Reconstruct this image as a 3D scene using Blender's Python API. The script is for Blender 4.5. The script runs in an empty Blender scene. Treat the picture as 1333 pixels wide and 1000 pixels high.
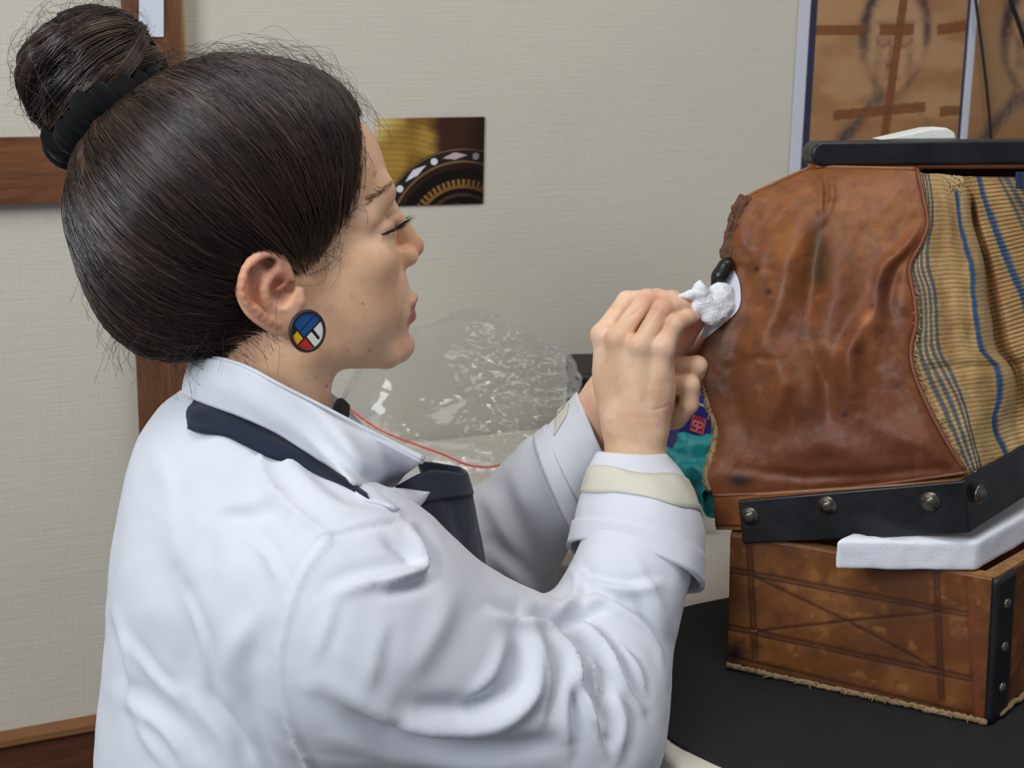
import bpy, bmesh, math, random
import numpy as np
from mathutils import Vector, Matrix

# ------------------------------------------------------------------ camera
TABLE_Z = 0.75
CAM = np.array([0.0, 0.0, 1.248])
FPX = 1440.0
PITCH = math.radians(7.0)
CY = 292.0                      # image row of the optical axis (the lens is shifted)
FWD = np.array([0.0, math.cos(PITCH), -math.sin(PITCH)])
UPV = np.array([0.0, math.sin(PITCH), math.cos(PITCH)])
RGT = np.array([1.0, 0.0, 0.0])

scene = bpy.context.scene
COL = scene.collection
cam_data = bpy.data.cameras.new('camera')
cam = bpy.data.objects.new('camera', cam_data)
COL.objects.link(cam)
cam.location = CAM
cam.rotation_euler = (math.radians(90) - PITCH, 0, 0)
cam_data.sensor_width = 36.0
cam_data.lens = 36.0 * FPX / 1333.0
cam_data.shift_y = -(500.0 - CY) / 1333.0
cam_data.clip_start = 0.02
cam_data.dof.use_dof = True
cam_data.dof.focus_distance = 0.88
cam_data.dof.aperture_fstop = 11.0
scene.camera = cam

# ------------------------------------------------------------------ light
scene.view_settings.view_transform = 'Standard'
scene.view_settings.look = 'None'
scene.view_settings.gamma = 1.0
scene.view_settings.use_curve_mapping = False
scene.view_settings.exposure = 0.0
world = bpy.data.worlds.new('room_light')
scene.world = world
world.use_nodes = True
world.node_tree.nodes['Background'].inputs[0].default_value = (0.80, 0.86, 1.0, 1)
world.node_tree.nodes['Background'].inputs[1].default_value = 0.245


def area(name, loc, target, sx, sy, power, color):
    l = bpy.data.lights.new(name, 'AREA')
    l.shape = 'RECTANGLE'
    l.size, l.size_y = sx, sy
    l.energy = power
    l.color = color
    o = bpy.data.objects.new(name, l)
    COL.objects.link(o)
    o.location = loc
    o.rotation_euler = (Vector(target) - Vector(loc)).to_track_quat('-Z', 'Y').to_euler()
    return o


area('window_daylight', (-1.40, -0.75, 2.25), (0.0, 0.95, 1.0), 1.1, 1.0, 40, (0.93, 0.97, 1.0))
area('ceiling_light', (0.5, 0.45, 2.75), (0.25, 0.95, 0.9), 1.4, 0.9, 16, (1.0, 0.97, 0.92))


# ------------------------------------------------------------------ geometry helpers
def P(px, py, d):
    """world point seen at pixel (px, py) of the 1333x1000 photograph at axial depth d"""
    return CAM + d * (FWD + (px - 666.5) / FPX * RGT + (CY - py) / FPX * UPV)


def PA(px, py, d):
    px = np.asarray(px, float); py = np.asarray(py, float); d = np.asarray(d, float)
    return (CAM + d[..., None] * (FWD + ((px - 666.5) / FPX)[..., None] * RGT + ((CY - py) / FPX)[..., None] * UPV))


def on_z(px, py, z):
    r = FWD + (px - 666.5) / FPX * RGT + (CY - py) / FPX * UPV
    return CAM + r * ((z - CAM[2]) / r[2])


def project(V):
    q = V - CAM
    d = q @ FWD
    return 666.5 + FPX * (q @ RGT) / d, CY - FPX * (q @ UPV) / d, d


def on_plane(px, py, p0, n):
    r = FWD + (px - 666.5) / FPX * RGT + (CY - py) / FPX * UPV
    return CAM + r * (np.dot(np.asarray(p0) - CAM, n) / np.dot(r, n))


def lin(c):
    c = np.asarray(c, float) / 255.0
    return np.where(c <= 0.04045, c / 12.92, ((c + 0.055) / 1.055) ** 2.4)


def rgb(r, g, b):
    return tuple(lin((r, g, b))) + (1.0,)


def sstep(a, b, x):
    t = np.clip((x - a) / (b - a), 0, 1)
    return t * t * (3 - 2 * t)


def interp(pts, t):
    """piecewise-linear curve through pts (n,k) at t in 0..1 (by index)"""
    pts = np.asarray(pts, float)
    x = np.linspace(0, 1, len(pts))
    return np.stack([np.interp(t, x, pts[:, k]) for k in range(pts.shape[1])], -1)


def spline(pts, n, closed=False):
    """Catmull-Rom resample to n points, even by arc length"""
    pts = np.asarray(pts, float)
    if closed:
        q = np.vstack([pts[-1], pts, pts[0], pts[1]])
        m = len(pts)
    else:
        q = np.vstack([2 * pts[0] - pts[1], pts, 2 * pts[-1] - pts[-2]])
        m = len(pts) - 1
    out = []
    for i in range(m):
        p0, p1, p2, p3 = q[i:i + 4]
        for t in np.linspace(0, 1, 16, endpoint=False):
            out.append(0.5 * ((2 * p1) + (-p0 + p2) * t + (2 * p0 - 5 * p1 + 4 * p2 - p3) * t * t + (-p0 + 3 * p1 - 3 * p2 + p3) * t ** 3))
    out.append(pts[0] if closed else pts[-1])
    out = np.array(out)
    s = np.concatenate([[0], np.cumsum(np.linalg.norm(np.diff(out, axis=0), axis=1))])
    t = np.linspace(0, s[-1], n + 1)[:-1] if closed else np.linspace(0, s[-1], n)
    return np.stack([np.interp(t, s, out[:, k]) for k in range(out.shape[1])], -1)


_rs = np.random.RandomState(7)
_LAT = _rs.rand(32, 32, 32).astype(np.float32)


def noise3(p, scale=1.0, seed=0):
    """smooth value noise in -1..1 at points p (n,3)"""
    q = np.asarray(p, float) * scale + seed * 7.31
    i = np.floor(q).astype(int)
    f = q - i
    f = f * f * (3 - 2 * f)
    r = 0
    for dx in (0, 1):
        for dy in (0, 1):
            for dz in (0, 1):
                w = (f[:, 0] if dx else 1 - f[:, 0]) * (f[:, 1] if dy else 1 - f[:, 1]) * (f[:, 2] if dz else 1 - f[:, 2])
                r = r + w * _LAT[(i[:, 0] + dx) % 32, (i[:, 1] + dy) % 32, (i[:, 2] + dz) % 32]
    return r * 2 - 1


def fbm(p, scale, oct=4, seed=0):
    r = 0; a = 1.0
    for k in range(oct):
        r = r + a * noise3(p, scale * 2 ** k, seed + k)
        a *= 0.5
    return r


# ------------------------------------------------------------------ object helpers
def thing(name, label, cat, loc, group=None):
    o = bpy.data.objects.new(name, None)
    COL.objects.link(o)
    o.empty_display_size = 0.02
    o.location = loc
    o['label'] = label
    o['category'] = cat
    if group:
        o['group'] = group
    return o


def tag(o, label, cat, group=None):
    o['label'] = label
    o['category'] = cat
    if group:
        o['group'] = group
    return o


def struct(o, label=None):
    o['kind'] = 'structure'
    if label:
        o['label'] = label
    return o


def root_loc(o):
    r = np.zeros(3)
    while o is not None:
        r = r + np.array(o.location)
        o = o.parent
    return r


def mesh(name, V, F, m, parent=None, smooth=True, col=None, base=None, angle=None):
    """link one mesh object; V in world coordinates; base = object origin for a top-level mesh"""
    V = np.asarray(V, float)
    off = root_loc(parent) if parent is not None else (np.asarray(base, float) if base is not None else np.zeros(3))
    me = bpy.data.meshes.new(name)
    W = V - off
    if isinstance(F, np.ndarray):
        n, k = F.shape
        me.vertices.add(len(W)); me.vertices.foreach_set('co', W.astype(np.float32).ravel())
        me.loops.add(n * k); me.loops.foreach_set('vertex_index', F.astype(np.int32).ravel())
        me.polygons.add(n)
        me.polygons.foreach_set('loop_start', np.arange(0, n * k, k, dtype=np.int32))
        try:
            me.polygons.foreach_set('loop_total', np.full(n, k, dtype=np.int32))
        except Exception:
            pass
        me.update(calc_edges=True)
    else:
        me.from_pydata([tuple(v) for v in W], [], [tuple(f) for f in F])
        me.update()
    if smooth:
        me.polygons.foreach_set('use_smooth', np.ones(len(me.polygons), bool))
        if angle is not None:
            me.set_sharp_from_angle(angle=math.radians(angle))
    if col is not None:
        a = me.color_attributes.new('Col', 'FLOAT_COLOR', 'POINT')
        c = np.ones((len(W), 4), np.float32)
        c[:, :3] = col
        a.data.foreach_set('color', c.ravel())
    if m is not None:
        me.materials.append(m)
    o = bpy.data.objects.new(name, me)
    COL.objects.link(o)
    if parent is not None:
        o.parent = parent
    else:
        o.location = off
    return o


def grid_faces(nu, nv, wrap_u=False, wrap_v=False):
    """vertex index = iu*nv + iv"""
    iu = np.arange(nu if wrap_u else nu - 1)
    iv = np.arange(nv if wrap_v else nv - 1)
    a, b = np.meshgrid(iu, iv, indexing='ij')
    a2 = (a + 1) % nu; b2 = (b + 1) % nv
    return np.stack([a * nv + b, a2 * nv + b, a2 * nv + b2, a * nv + b2], -1).reshape(-1, 4)


def normals(V, F):
    a = V[F[:, 0]]; b = V[F[:, 1]]; c = V[F[:, 2]]
    d = V[F[:, 3]] if F.shape[1] == 4 else c
    n = np.cross(c - a, d - b) if F.shape[1] == 4 else np.cross(b - a, c - a)
    N = np.zeros_like(V)
    for k in range(F.shape[1]):
        for j in range(3):
            N[:, j] += np.bincount(F[:, k], n[:, j], len(V))
    return N / (np.linalg.norm(N, axis=1, keepdims=True) + 1e-12)


def relax(V, F, it=2, lam=0.5, mask=None):
    e = np.vstack([F[:, [k, (k + 1) % F.shape[1]]] for k in range(F.shape[1])])
    e = np.vstack([e, e[:, ::-1]])
    cnt = np.bincount(e[:, 0], minlength=len(V)).astype(float)[:, None]
    for _ in range(it):
        S = np.stack([np.bincount(e[:, 0], V[e[:, 1], j], len(V)) for j in range(3)], -1)
        D = lam * (S / np.maximum(cnt, 1) - V)
        V = V + (D if mask is None else D * mask[:, None])
    return V


def tube(path, rad, ns=8, cap=True, rad2=None, up=None, closed=False):
    """swept tube; rad scalar or per-point; rad2 = second semi-axis along 'up'"""
    path = np.asarray(path, float); n = len(path)
    rad = np.broadcast_to(np.asarray(rad, float), (n,))
    rb = rad if rad2 is None else np.broadcast_to(np.asarray(rad2, float), (n,))
    if closed:
        T = np.roll(path, -1, 0) - np.roll(path, 1, 0)
    else:
        T = np.gradient(path, axis=0)
    T /= np.linalg.norm(T, axis=1, keepdims=True) + 1e-12
    u = np.array([0, 0, 1.0]) if up is None else np.asarray(up, float)
    if abs(T[0] @ u) > 0.95:
        u = np.array([0, 1.0, 0.1])
    A = []
    u = u - T[0] * (u @ T[0]); u /= np.linalg.norm(u)
    for i in range(n):
        u = u - T[i] * (u @ T[i]); u /= np.linalg.norm(u) + 1e-12
        A.append(u.copy())
    A = np.array(A); B = np.cross(T, A)
    th = np.linspace(0, 2 * np.pi, ns, endpoint=False)
    V = path[:, None] + rb[:, None, None] * np.cos(th)[None, :, None] * A[:, None] + rad[:, None, None] * np.sin(th)[None, :, None] * B[:, None]
    V = V.reshape(-1, 3)
    F = grid_faces(n, ns, closed, True)[:, ::-1]
    if cap and not closed:
        F = [tuple(f) for f in F] + [tuple(range(ns)), tuple(range((n - 1) * ns, n * ns))[::-1]]
    return V, F


def join(parts):
    Vs, Fs, o = [], [], 0
    for V, F in parts:
        Vs.append(np.asarray(V, float))
        Fs += [tuple(int(i) + o for i in f) for f in F]
        o += len(V)
    return np.vstack(Vs), Fs


def slab(quad_or_poly, thick):
    """prism from a 3D polygon pushed by vector thick"""
    p = np.asarray(quad_or_poly, float); n = len(p)
    V = np.vstack([p, p + np.asarray(thick, float)])
    F = [tuple(range(n)), tuple(range(2 * n - 1, n - 1, -1))] + [(i, i + n, (i + 1) % n + n, (i + 1) % n) for i in range(n)]
    return V, F


def fix_normals(o):
    bm = bmesh.new(); bm.from_mesh(o.data)
    bmesh.ops.recalc_face_normals(bm, faces=bm.faces)
    bm.to_mesh(o.data); bm.free()
    return o


def bevel(o, w, seg=2):
    m = o.modifiers.new('bevel', 'BEVEL')
    m.width = w; m.segments = seg; m.limit_method = 'ANGLE'
    return o


def shell(V, F, t):
    """closed thick sheet from grid faces F (quads) with outward offset t along the normals"""
    N = normals(V, F)
    n = len(V)
    W = np.vstack([V, V - N * t])
    e = {}
    for f in F:
        for k in range(len(f)):
            a, b = int(f[k]), int(f[(k + 1) % len(f)])
            e[(a, b)] = 1
    side = [(b, a, a + n, b + n) for (a, b) in e if (b, a) not in e]
    return W, np.vstack([F, F[:, ::-1] + n, np.array(side, int).reshape(-1, 4)])


# ------------------------------------------------------------------ signed distance fields
class Field:
    def __init__(self, lo, hi, h, far=None):
        self.lo = np.asarray(lo, float); self.h = h
        self.n = np.ceil((np.asarray(hi, float) - self.lo) / h).astype(int) + 1
        self.ax = [(self.lo[k] + h * np.arange(self.n[k])).astype(np.float32) for k in range(3)]
        self.F = np.full(self.n, far if far is not None else h * 30, np.float32)

    def _sl(self, lo, hi):
        a = np.clip(np.floor((np.asarray(lo) - self.lo) / self.h).astype(int), 0, self.n)
        b = np.clip(np.ceil((np.asarray(hi) - self.lo) / self.h).astype(int) + 1, 0, self.n)
        return tuple(slice(a[k], b[k]) for k in range(3))

    def apply(self, fn, lo, hi, k, op):
        s = self._sl(lo, hi)
        if min(x.stop - x.start for x in s) <= 0:
            return
        x = self.ax[0][s[0]][:, None, None]; y = self.ax[1][s[1]][None, :, None]; z = self.ax[2][s[2]][None, None, :]
        d = fn(x, y, z).astype(np.float32)
        a = self.F[s]
        if op == '-':
            a = -a
        if k > 0:
            hh = np.maximum(k - np.abs(a - d), 0) / k
            r = np.minimum(a, d) - hh * hh * k * 0.25
        else:
            r = np.minimum(a, d)
        self.F[s] = -r if op == '-' else r

    def ell(self, c, r, k=0.0, op='+', R=None):
        c = np.asarray(c, float); r = np.asarray(r, float) * np.ones(3)
        pad = r.max() + k * 1.5 + 4 * self.h
        if R is None:
            pad = r + k * 1.5 + 4 * self.h

        def fn(x, y, z):
            X, Y, Z = x - c[0], y - c[1], z - c[2]
            if R is not None:
                X, Y, Z = (R[0][0] * X + R[1][0] * Y + R[2][0] * Z, R[0][1] * X + R[1][1] * Y + R[2][1] * Z, R[0][2] * X + R[1][2] * Y + R[2][2] * Z)
            k0 = np.sqrt((X / r[0]) ** 2 + (Y / r[1]) ** 2 + (Z / r[2]) ** 2) + 1e-9
            k1 = np.sqrt((X / r[0] ** 2) ** 2 + (Y / r[1] ** 2) ** 2 + (Z / r[2] ** 2) ** 2) + 1e-9
            return k0 * (k0 - 1) / k1
        self.apply(fn, c - pad, c + pad, k, op)

    def cap(self, a, b, r1, r2=None, k=0.0, op='+', flat=None, fr=1.0):
        """tapered capsule; flat = unit direction squashed by factor fr (<1 thins it)"""
        a = np.asarray(a, float); b = np.asarray(b, float)
        r2 = r1 if r2 is None else r2
        m = max(r1, r2) + k * 1.5 + 4 * self.h
        ba = b - a; L = ba @ ba + 1e-12

        def fn(x, y, z):
            X, Y, Z = x - a[0], y - a[1], z - a[2]
            t = np.clip((X * ba[0] + Y * ba[1] + Z * ba[2]) / L, 0, 1)
            X, Y, Z = X - t * ba[0], Y - t * ba[1], Z - t * ba[2]
            s = X * X + Y * Y + Z * Z
            if flat is not None:
                q = X * flat[0] + Y * flat[1] + Z * flat[2]
                s = s + q * q * (1 / fr ** 2 - 1)
            return np.sqrt(s) - (r1 + (r2 - r1) * t)
        self.apply(fn, np.minimum(a, b) - m, np.maximum(a, b) + m, k, op)

    def chain(self, pts, rs, k=0.0, kk=None, op='+'):
        """tapered capsules through pts, blended with each other, then into the field with k"""
        pts = np.asarray(pts, float)
        m = max(rs) + k * 1.5 + 4 * self.h

        def fn(x, y, z):
            r = None
            for i in range(len(pts) - 1):
                a = pts[i]; ba = pts[i + 1] - a; L = ba @ ba + 1e-12
                X, Y, Z = x - a[0], y - a[1], z - a[2]
                t = np.clip((X * ba[0] + Y * ba[1] + Z * ba[2]) / L, 0, 1)
                d = np.sqrt((X - t * ba[0]) ** 2 + (Y - t * ba[1]) ** 2 + (Z - t * ba[2]) ** 2) - (rs[i] + (rs[i + 1] - rs[i]) * t)
                if r is None:
                    r = d
                elif kk:
                    hh = np.maximum(kk - np.abs(r - d), 0) / kk
                    r = np.minimum(r, d) - hh * hh * kk * 0.25
                else:
                    r = np.minimum(r, d)
            return r
        self.apply(fn, pts.min(0) - m, pts.max(0) + m, k, op)

    def surface(self, it=2):
        F = self.F
        ins = F < 0
        n = F.shape
        cnt = np.zeros((n[0] - 1, n[1] - 1, n[2] - 1), np.int8)
        for i in (0, 1):
            for j in (0, 1):
                for l in (0, 1):
                    cnt += ins[i:n[0] - 1 + i, j:n[1] - 1 + j, l:n[2] - 1 + l]
        act = np.argwhere((cnt > 0) & (cnt < 8))
        idx = np.full(cnt.shape, -1, np.int64)
        idx[act[:, 0], act[:, 1], act[:, 2]] = np.arange(len(act))
        S = np.zeros((len(act), 3)); C = np.zeros(len(act))
        cor = [(i, j, l) for i in (0, 1) for j in (0, 1) for l in (0, 1)]
        val = {c: F[act[:, 0] + c[0], act[:, 1] + c[1], act[:, 2] + c[2]].astype(float) for c in cor}
        for c in cor:
            for ax in range(3):
                if c[ax] == 0:
                    e = list(c); e[ax] = 1; e = tuple(e)
                    a, b = val[c], val[e]
                    m = (a < 0) != (b < 0)
                    t = np.where(m, a / (a - b + 1e-20), 0)
                    p = np.array(c, float)[None] + t[:, None] * np.eye(3)[ax][None]
                    S += p * m[:, None]; C += m
        V = self.lo + self.h * (act + S / C[:, None])
        Q = []
        for ax in range(3):
            u, v = (ax + 1) % 3, (ax + 2) % 3
            sl0 = [slice(None)] * 3; sl1 = [slice(None)] * 3
            sl0[ax] = slice(0, n[ax] - 1); sl1[ax] = slice(1, n[ax])
            A, B = ins[tuple(sl0)], ins[tuple(sl1)]
            e = np.argwhere(A != B)
            ok = (e[:, u] > 0) & (e[:, v] > 0) & (e[:, u] < n[u] - 1) & (e[:, v] < n[v] - 1)
            e = e[ok]
            flip = B[e[:, 0], e[:, 1], e[:, 2]]
            q = []
            for du, dv in ((-1, -1), (0, -1), (0, 0), (-1, 0)):
                f = e.copy(); f[:, u] += du; f[:, v] += dv
                q.append(idx[f[:, 0], f[:, 1], f[:, 2]])
            q = np.stack(q, -1)
            q[flip] = q[flip][:, ::-1]
            Q.append(q)
        Q = np.vstack(Q)
        if it:
            V = relax(V, Q, it, 0.5)
        return V, Q


# ------------------------------------------------------------------ materials
def nd(nt, kind, **kw):
    n = nt.nodes.new(kind)
    for k, v in kw.items():
        if k.startswith('i_'):
            n.inputs[k[2:].replace('_', ' ')].default_value = v
        else:
            setattr(n, k, v)
    return n


def material(name, color=None, rough=0.6, attr=False, var=0.0, vscale=30.0, bump=0.0, bscale=200.0, metal=0.0, spec=0.5, sheen=0.0,
             sss=0.0, sss_r=(1, 0.3, 0.15), rvar=0.0, stretch=(1, 1, 1), coat=0.0, bump2=0.0, b2scale=40.0, alpha=1.0):
    """principled material: flat colour or the 'Col' attribute, plus procedural variation and relief"""
    m = bpy.data.materials.new(name)
    m.use_nodes = True
    nt = m.node_tree
    b = nt.nodes['Principled BSDF']
    b.inputs['Roughness'].default_value = rough
    b.inputs['Metallic'].default_value = metal
    b.inputs['Specular IOR Level'].default_value = spec
    if sheen:
        b.inputs['Sheen Weight'].default_value = sheen
        b.inputs['Sheen Roughness'].default_value = 0.4
    if coat:
        b.inputs['Coat Weight'].default_value = coat
    if sss:
        b.inputs['Subsurface Weight'].default_value = sss
        b.inputs['Subsurface Radius'].default_value = sss_r
        b.inputs['Subsurface Scale'].default_value = 0.004
    tc = nd(nt, 'ShaderNodeTexCoord')
    mp = nd(nt, 'ShaderNodeMapping')
    mp.inputs['Scale'].default_value = stretch
    nt.links.new(tc.outputs['Object'], mp.inputs['Vector'])
    if attr:
        src = nd(nt, 'ShaderNodeVertexColor', layer_name='Col').outputs['Color']
    else:
        c = nd(nt, 'ShaderNodeRGB')
        c.outputs[0].default_value = color if len(color) == 4 else tuple(color) + (1,)
        src = c.outputs[0]
    if var > 0:
        nz = nd(nt, 'ShaderNodeTexNoise', i_Scale=vscale, i_Detail=6.0, i_Roughness=0.6)
        nt.links.new(mp.outputs[0], nz.inputs['Vector'])
        mr = nd(nt, 'ShaderNodeMapRange')
        mr.inputs['From Min'].default_value = 0.25; mr.inputs['From Max'].default_value = 0.75
        mr.inputs['To Min'].default_value = 1 - var; mr.inputs['To Max'].default_value = 1 + var
        nt.links.new(nz.outputs['Fac'], mr.inputs['Value'])
        mx = nd(nt, 'ShaderNodeVectorMath', operation='SCALE')
        nt.links.new(src, mx.inputs[0]); nt.links.new(mr.outputs[0], mx.inputs['Scale'])
        src = mx.outputs[0]
        if rvar:
            m2 = nd(nt, 'ShaderNodeMapRange')
            m2.inputs['From Min'].default_value = 0.25; m2.inputs['From Max'].default_value = 0.75
            m2.inputs['To Min'].default_value = rough - rvar; m2.inputs['To Max'].default_value = rough + rvar
            nt.links.new(nz.outputs['Fac'], m2.inputs['Value'])
            nt.links.new(m2.outputs[0], b.inputs['Roughness'])
    nt.links.new(src, b.inputs['Base Color'])
    last = None
    for amt, sc in ((bump, bscale), (bump2, b2scale)):
        if amt > 0:
            n2 = nd(nt, 'ShaderNodeTexNoise', i_Scale=sc, i_Detail=5.0)
            nt.links.new(mp.outputs[0], n2.inputs['Vector'])
            bp = nd(nt, 'ShaderNodeBump', i_Strength=amt, i_Distance=0.002)
            nt.links.new(n2.outputs['Fac'], bp.inputs['Height'])
            if last is not None:
                nt.links.new(last.outputs[0], bp.inputs['Normal'])
            last = bp
    if last is not None:
        nt.links.new(last.outputs[0], b.inputs['Normal'])
    if alpha < 1:
        b.inputs['Alpha'].default_value = alpha
    return m

# ================================================================== the room
WALL_P = np.array([0.0, 1.585, 0.0])
WALL_A = math.radians(20.0)
WALL_T = np.array([math.cos(WALL_A), math.sin(WALL_A), 0.0])      # along the wall, to the right
WALL_N = np.array([math.sin(WALL_A), -math.cos(WALL_A), 0.0])     # out of the wall, to the room


def W(px, py, off=0.0):
    return on_plane(px, py, WALL_P + WALL_N * off, WALL_N)


def wall_material():
    m = material('linen_wallpaper', rgb(207, 202, 189), rough=0.85, var=0.03, vscale=6, spec=0.2)
    nt = m.node_tree
    b = nt.nodes['Principled BSDF']
    geo = nd(nt, 'ShaderNodeTexCoord')
    rot = nd(nt, 'ShaderNodeMapping')
    rot.inputs['Rotation'].default_value = (0, 0, -WALL_A)
    nt.links.new(geo.outputs['Object'], rot.inputs['Vector'])
    hs = []
    for sc in ((900, 1, 45), (38, 1, 800)):
        mp = nd(nt, 'ShaderNodeMapping')
        mp.inputs['Scale'].default_value = sc
        nt.links.new(rot.outputs[0], mp.inputs['Vector'])
        nz = nd(nt, 'ShaderNodeTexNoise', i_Scale=0.45, i_Detail=3.0)
        nt.links.new(mp.outputs[0], nz.inputs['Vector'])
        hs.append(nz.outputs['Fac'])
    ad = nd(nt, 'ShaderNodeMath', operation='ADD')
    nt.links.new(hs[0], ad.inputs[0]); nt.links.new(hs[1], ad.inputs[1])
    bp = nd(nt, 'ShaderNodeBump', i_Strength=0.32, i_Distance=0.002)
    nt.links.new(ad.outputs[0], bp.inputs['Height'])
    nt.links.new(bp.outputs[0], b.inputs['Normal'])
    return m


def wood_material(name, c1, c2, rough=0.55, along=(3, 60, 60), spec=0.35, wave=1.0):
    m = bpy.data.materials.new(name)
    m.use_nodes = True
    nt = m.node_tree
    b = nt.nodes['Principled BSDF']
    b.inputs['Roughness'].default_value = rough
    b.inputs['Specular IOR Level'].default_value = spec
    tc = nd(nt, 'ShaderNodeTexCoord')
    mp = nd(nt, 'ShaderNodeMapping')
    mp.inputs['Scale'].default_value = along
    nt.links.new(tc.outputs['Object'], mp.inputs['Vector'])
    nz = nd(nt, 'ShaderNodeTexNoise', i_Scale=1.0, i_Detail=8.0, i_Roughness=0.62, i_Distortion=0.8 * wave)
    nt.links.new(mp.outputs[0], nz.inputs['Vector'])
    n2 = nd(nt, 'ShaderNodeTexNoise', i_Scale=6.0, i_Detail=3.0)
    nt.links.new(mp.outputs[0], n2.inputs['Vector'])
    mx = nd(nt, 'ShaderNodeMix')
    mx.inputs[0].default_value = 0.3
    nt.links.new(nz.outputs['Fac'], mx.inputs[2]); nt.links.new(n2.outputs['Fac'], mx.inputs[3])
    rp = nd(nt, 'ShaderNodeValToRGB')
    rp.color_ramp.elements[0].position = 0.32; rp.color_ramp.elements[0].color = c1
    rp.color_ramp.elements[1].position = 0.68; rp.color_ramp.elements[1].color = c2
    nt.links.new(mx.outputs[0], rp.inputs['Fac'])
    nt.links.new(rp.outputs[0], b.inputs['Base Color'])
    bp = nd(nt, 'ShaderNodeBump', i_Strength=0.25, i_Distance=0.001)
    nt.links.new(mx.outputs[0], bp.inputs['Height'])
    nt.links.new(bp.outputs[0], b.inputs['Normal'])
    return m


def wall_box(name, s0, s1, z0, z1, t, m, parent=None):
    """board on the wall between wall coordinates s and heights z, t thick"""
    q = [WALL_P + WALL_T * s + np.array([0, 0, z]) for s, z in ((s0, z0), (s1, z0), (s1, z1), (s0, z1))]
    V, F = slab(q, WALL_N * t)
    o = fix_normals(mesh(name, V, F, m, parent, smooth=False, base=q[0]))
    o.data.update()
    return o


def ws(p):
    return float((p - WALL_P) @ WALL_T)


M_WALL = wall_material()
M_FLOOR = material('floor_lino', rgb(96, 92, 88), rough=0.5, var=0.1, vscale=8)
M_TRIM = wood_material('trim_wood', rgb(74, 40, 20), rgb(134, 84, 48), along=(5, 5, 60))
M_POST = wood_material('post_wood', rgb(78, 46, 28), rgb(128, 84, 54), along=(60, 60, 4))
M_DADO = wood_material('dado_wood', rgb(74, 42, 26), rgb(104, 62, 38), along=(5, 5, 50))
M_PALEWOOD = wood_material('pale_edge_wood', rgb(150, 118, 78), rgb(186, 152, 106), along=(60, 60, 5))

wl = [WALL_P + WALL_T * s for s in (-3.2, 3.0)]
V, F = slab([wl[0], wl[1], wl[1] + [0, 0, 2.6], wl[0] + [0, 0, 2.6]], -WALL_N * 0.1)
struct(fix_normals(mesh('wall_back', V, F, M_WALL, smooth=False)), 'off-white linen wallpaper wall behind the woman')
V, F = slab([(-3.4, -2.5, 0), (3.2, -2.5, 0), (3.2, 3.0, 0), (-3.4, 3.0, 0)], (0, 0, -0.05))
struct(fix_normals(mesh('floor', V, F, M_FLOOR, smooth=False)))

# upright post, horizontal rail and dado board on the left
s0, s1 = ws(W(177, 470)), ws(W(236, 120))
post = struct(wall_box('trim_1', s0, s1, 0.0, 2.6, 0.026, M_POST), 'upright dark wooden post on the wall behind the bun')
e = wall_box('edge_strip', s1, s1 + 0.006, 0.0, 2.6, 0.022, M_PALEWOOD, post)
a, b_ = W(20, 179, 0.02), W(20, 265.5, 0.02)
rail = struct(wall_box('trim_2', s0 - 0.75, s0 + 0.0, b_[2], a[2], 0.02, M_TRIM), 'reddish wooden rail crossing the wall at left')
a = W(60, 952, 0.02)
dado = struct(wall_box('trim_3', s0 - 0.75, s0 - 0.0, 0.0, a[2] - 0.008, 0.016, M_DADO), 'dark brown dado board low on the wall')
wall_box('cap_moulding', s0 - 0.75, s0, a[2] - 0.008, a[2], 0.026, wood_material('cap_wood', rgb(122, 82, 48), rgb(150, 104, 64), along=(4, 4, 60)), dado)
# pale paper strip pinned on the post
M_PAPER = material('white_paper', rgb(214, 219, 232), rough=0.7)
q = [W(x, y, 0.0275) for x, y in ((181, -60), (213, -60), (213, 48), (181, 48))]
V, F = slab(q, WALL_N * 0.001)
tag(fix_normals(mesh('paper_strip', V, F, M_PAPER, smooth=False, base=q[3])), 'pale bluish paper strip on the wooden post above the bun', 'paper')


# ------------------------------------------------------------------ printed photograph card
def print_sheet(name, c00, c10, c11, c01, nu, nv, fn, thick, m, parent=None, base=None):
    """thin printed sheet; fn(u, v) gives sRGB 0-255 colours with v downwards"""
    u, v = np.meshgrid(np.linspace(0, 1, nu), np.linspace(0, 1, nv), indexing='ij')
    u = u.ravel(); v = v.ravel()
    V = ((1 - u) * (1 - v))[:, None] * c00 + (u * (1 - v))[:, None] * c10 + (u * v)[:, None] * c11 + ((1 - u) * v)[:, None] * c01
    C = lin(fn(u, v))
    F = grid_faces(nu, nv)
    W2, F2 = shell(V, F[:, ::-1] if np.dot(normals(V, F)[0], V[0] - CAM) > 0 else F, thick)
    return mesh(name, W2, F2, m, parent, smooth=False, col=np.vstack([C, C]), base=base)


def mixc(a, b, t):
    t = np.asarray(t)[:, None]
    return np.asarray(a, float) * (1 - t) + np.asarray(b, float) * t


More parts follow.
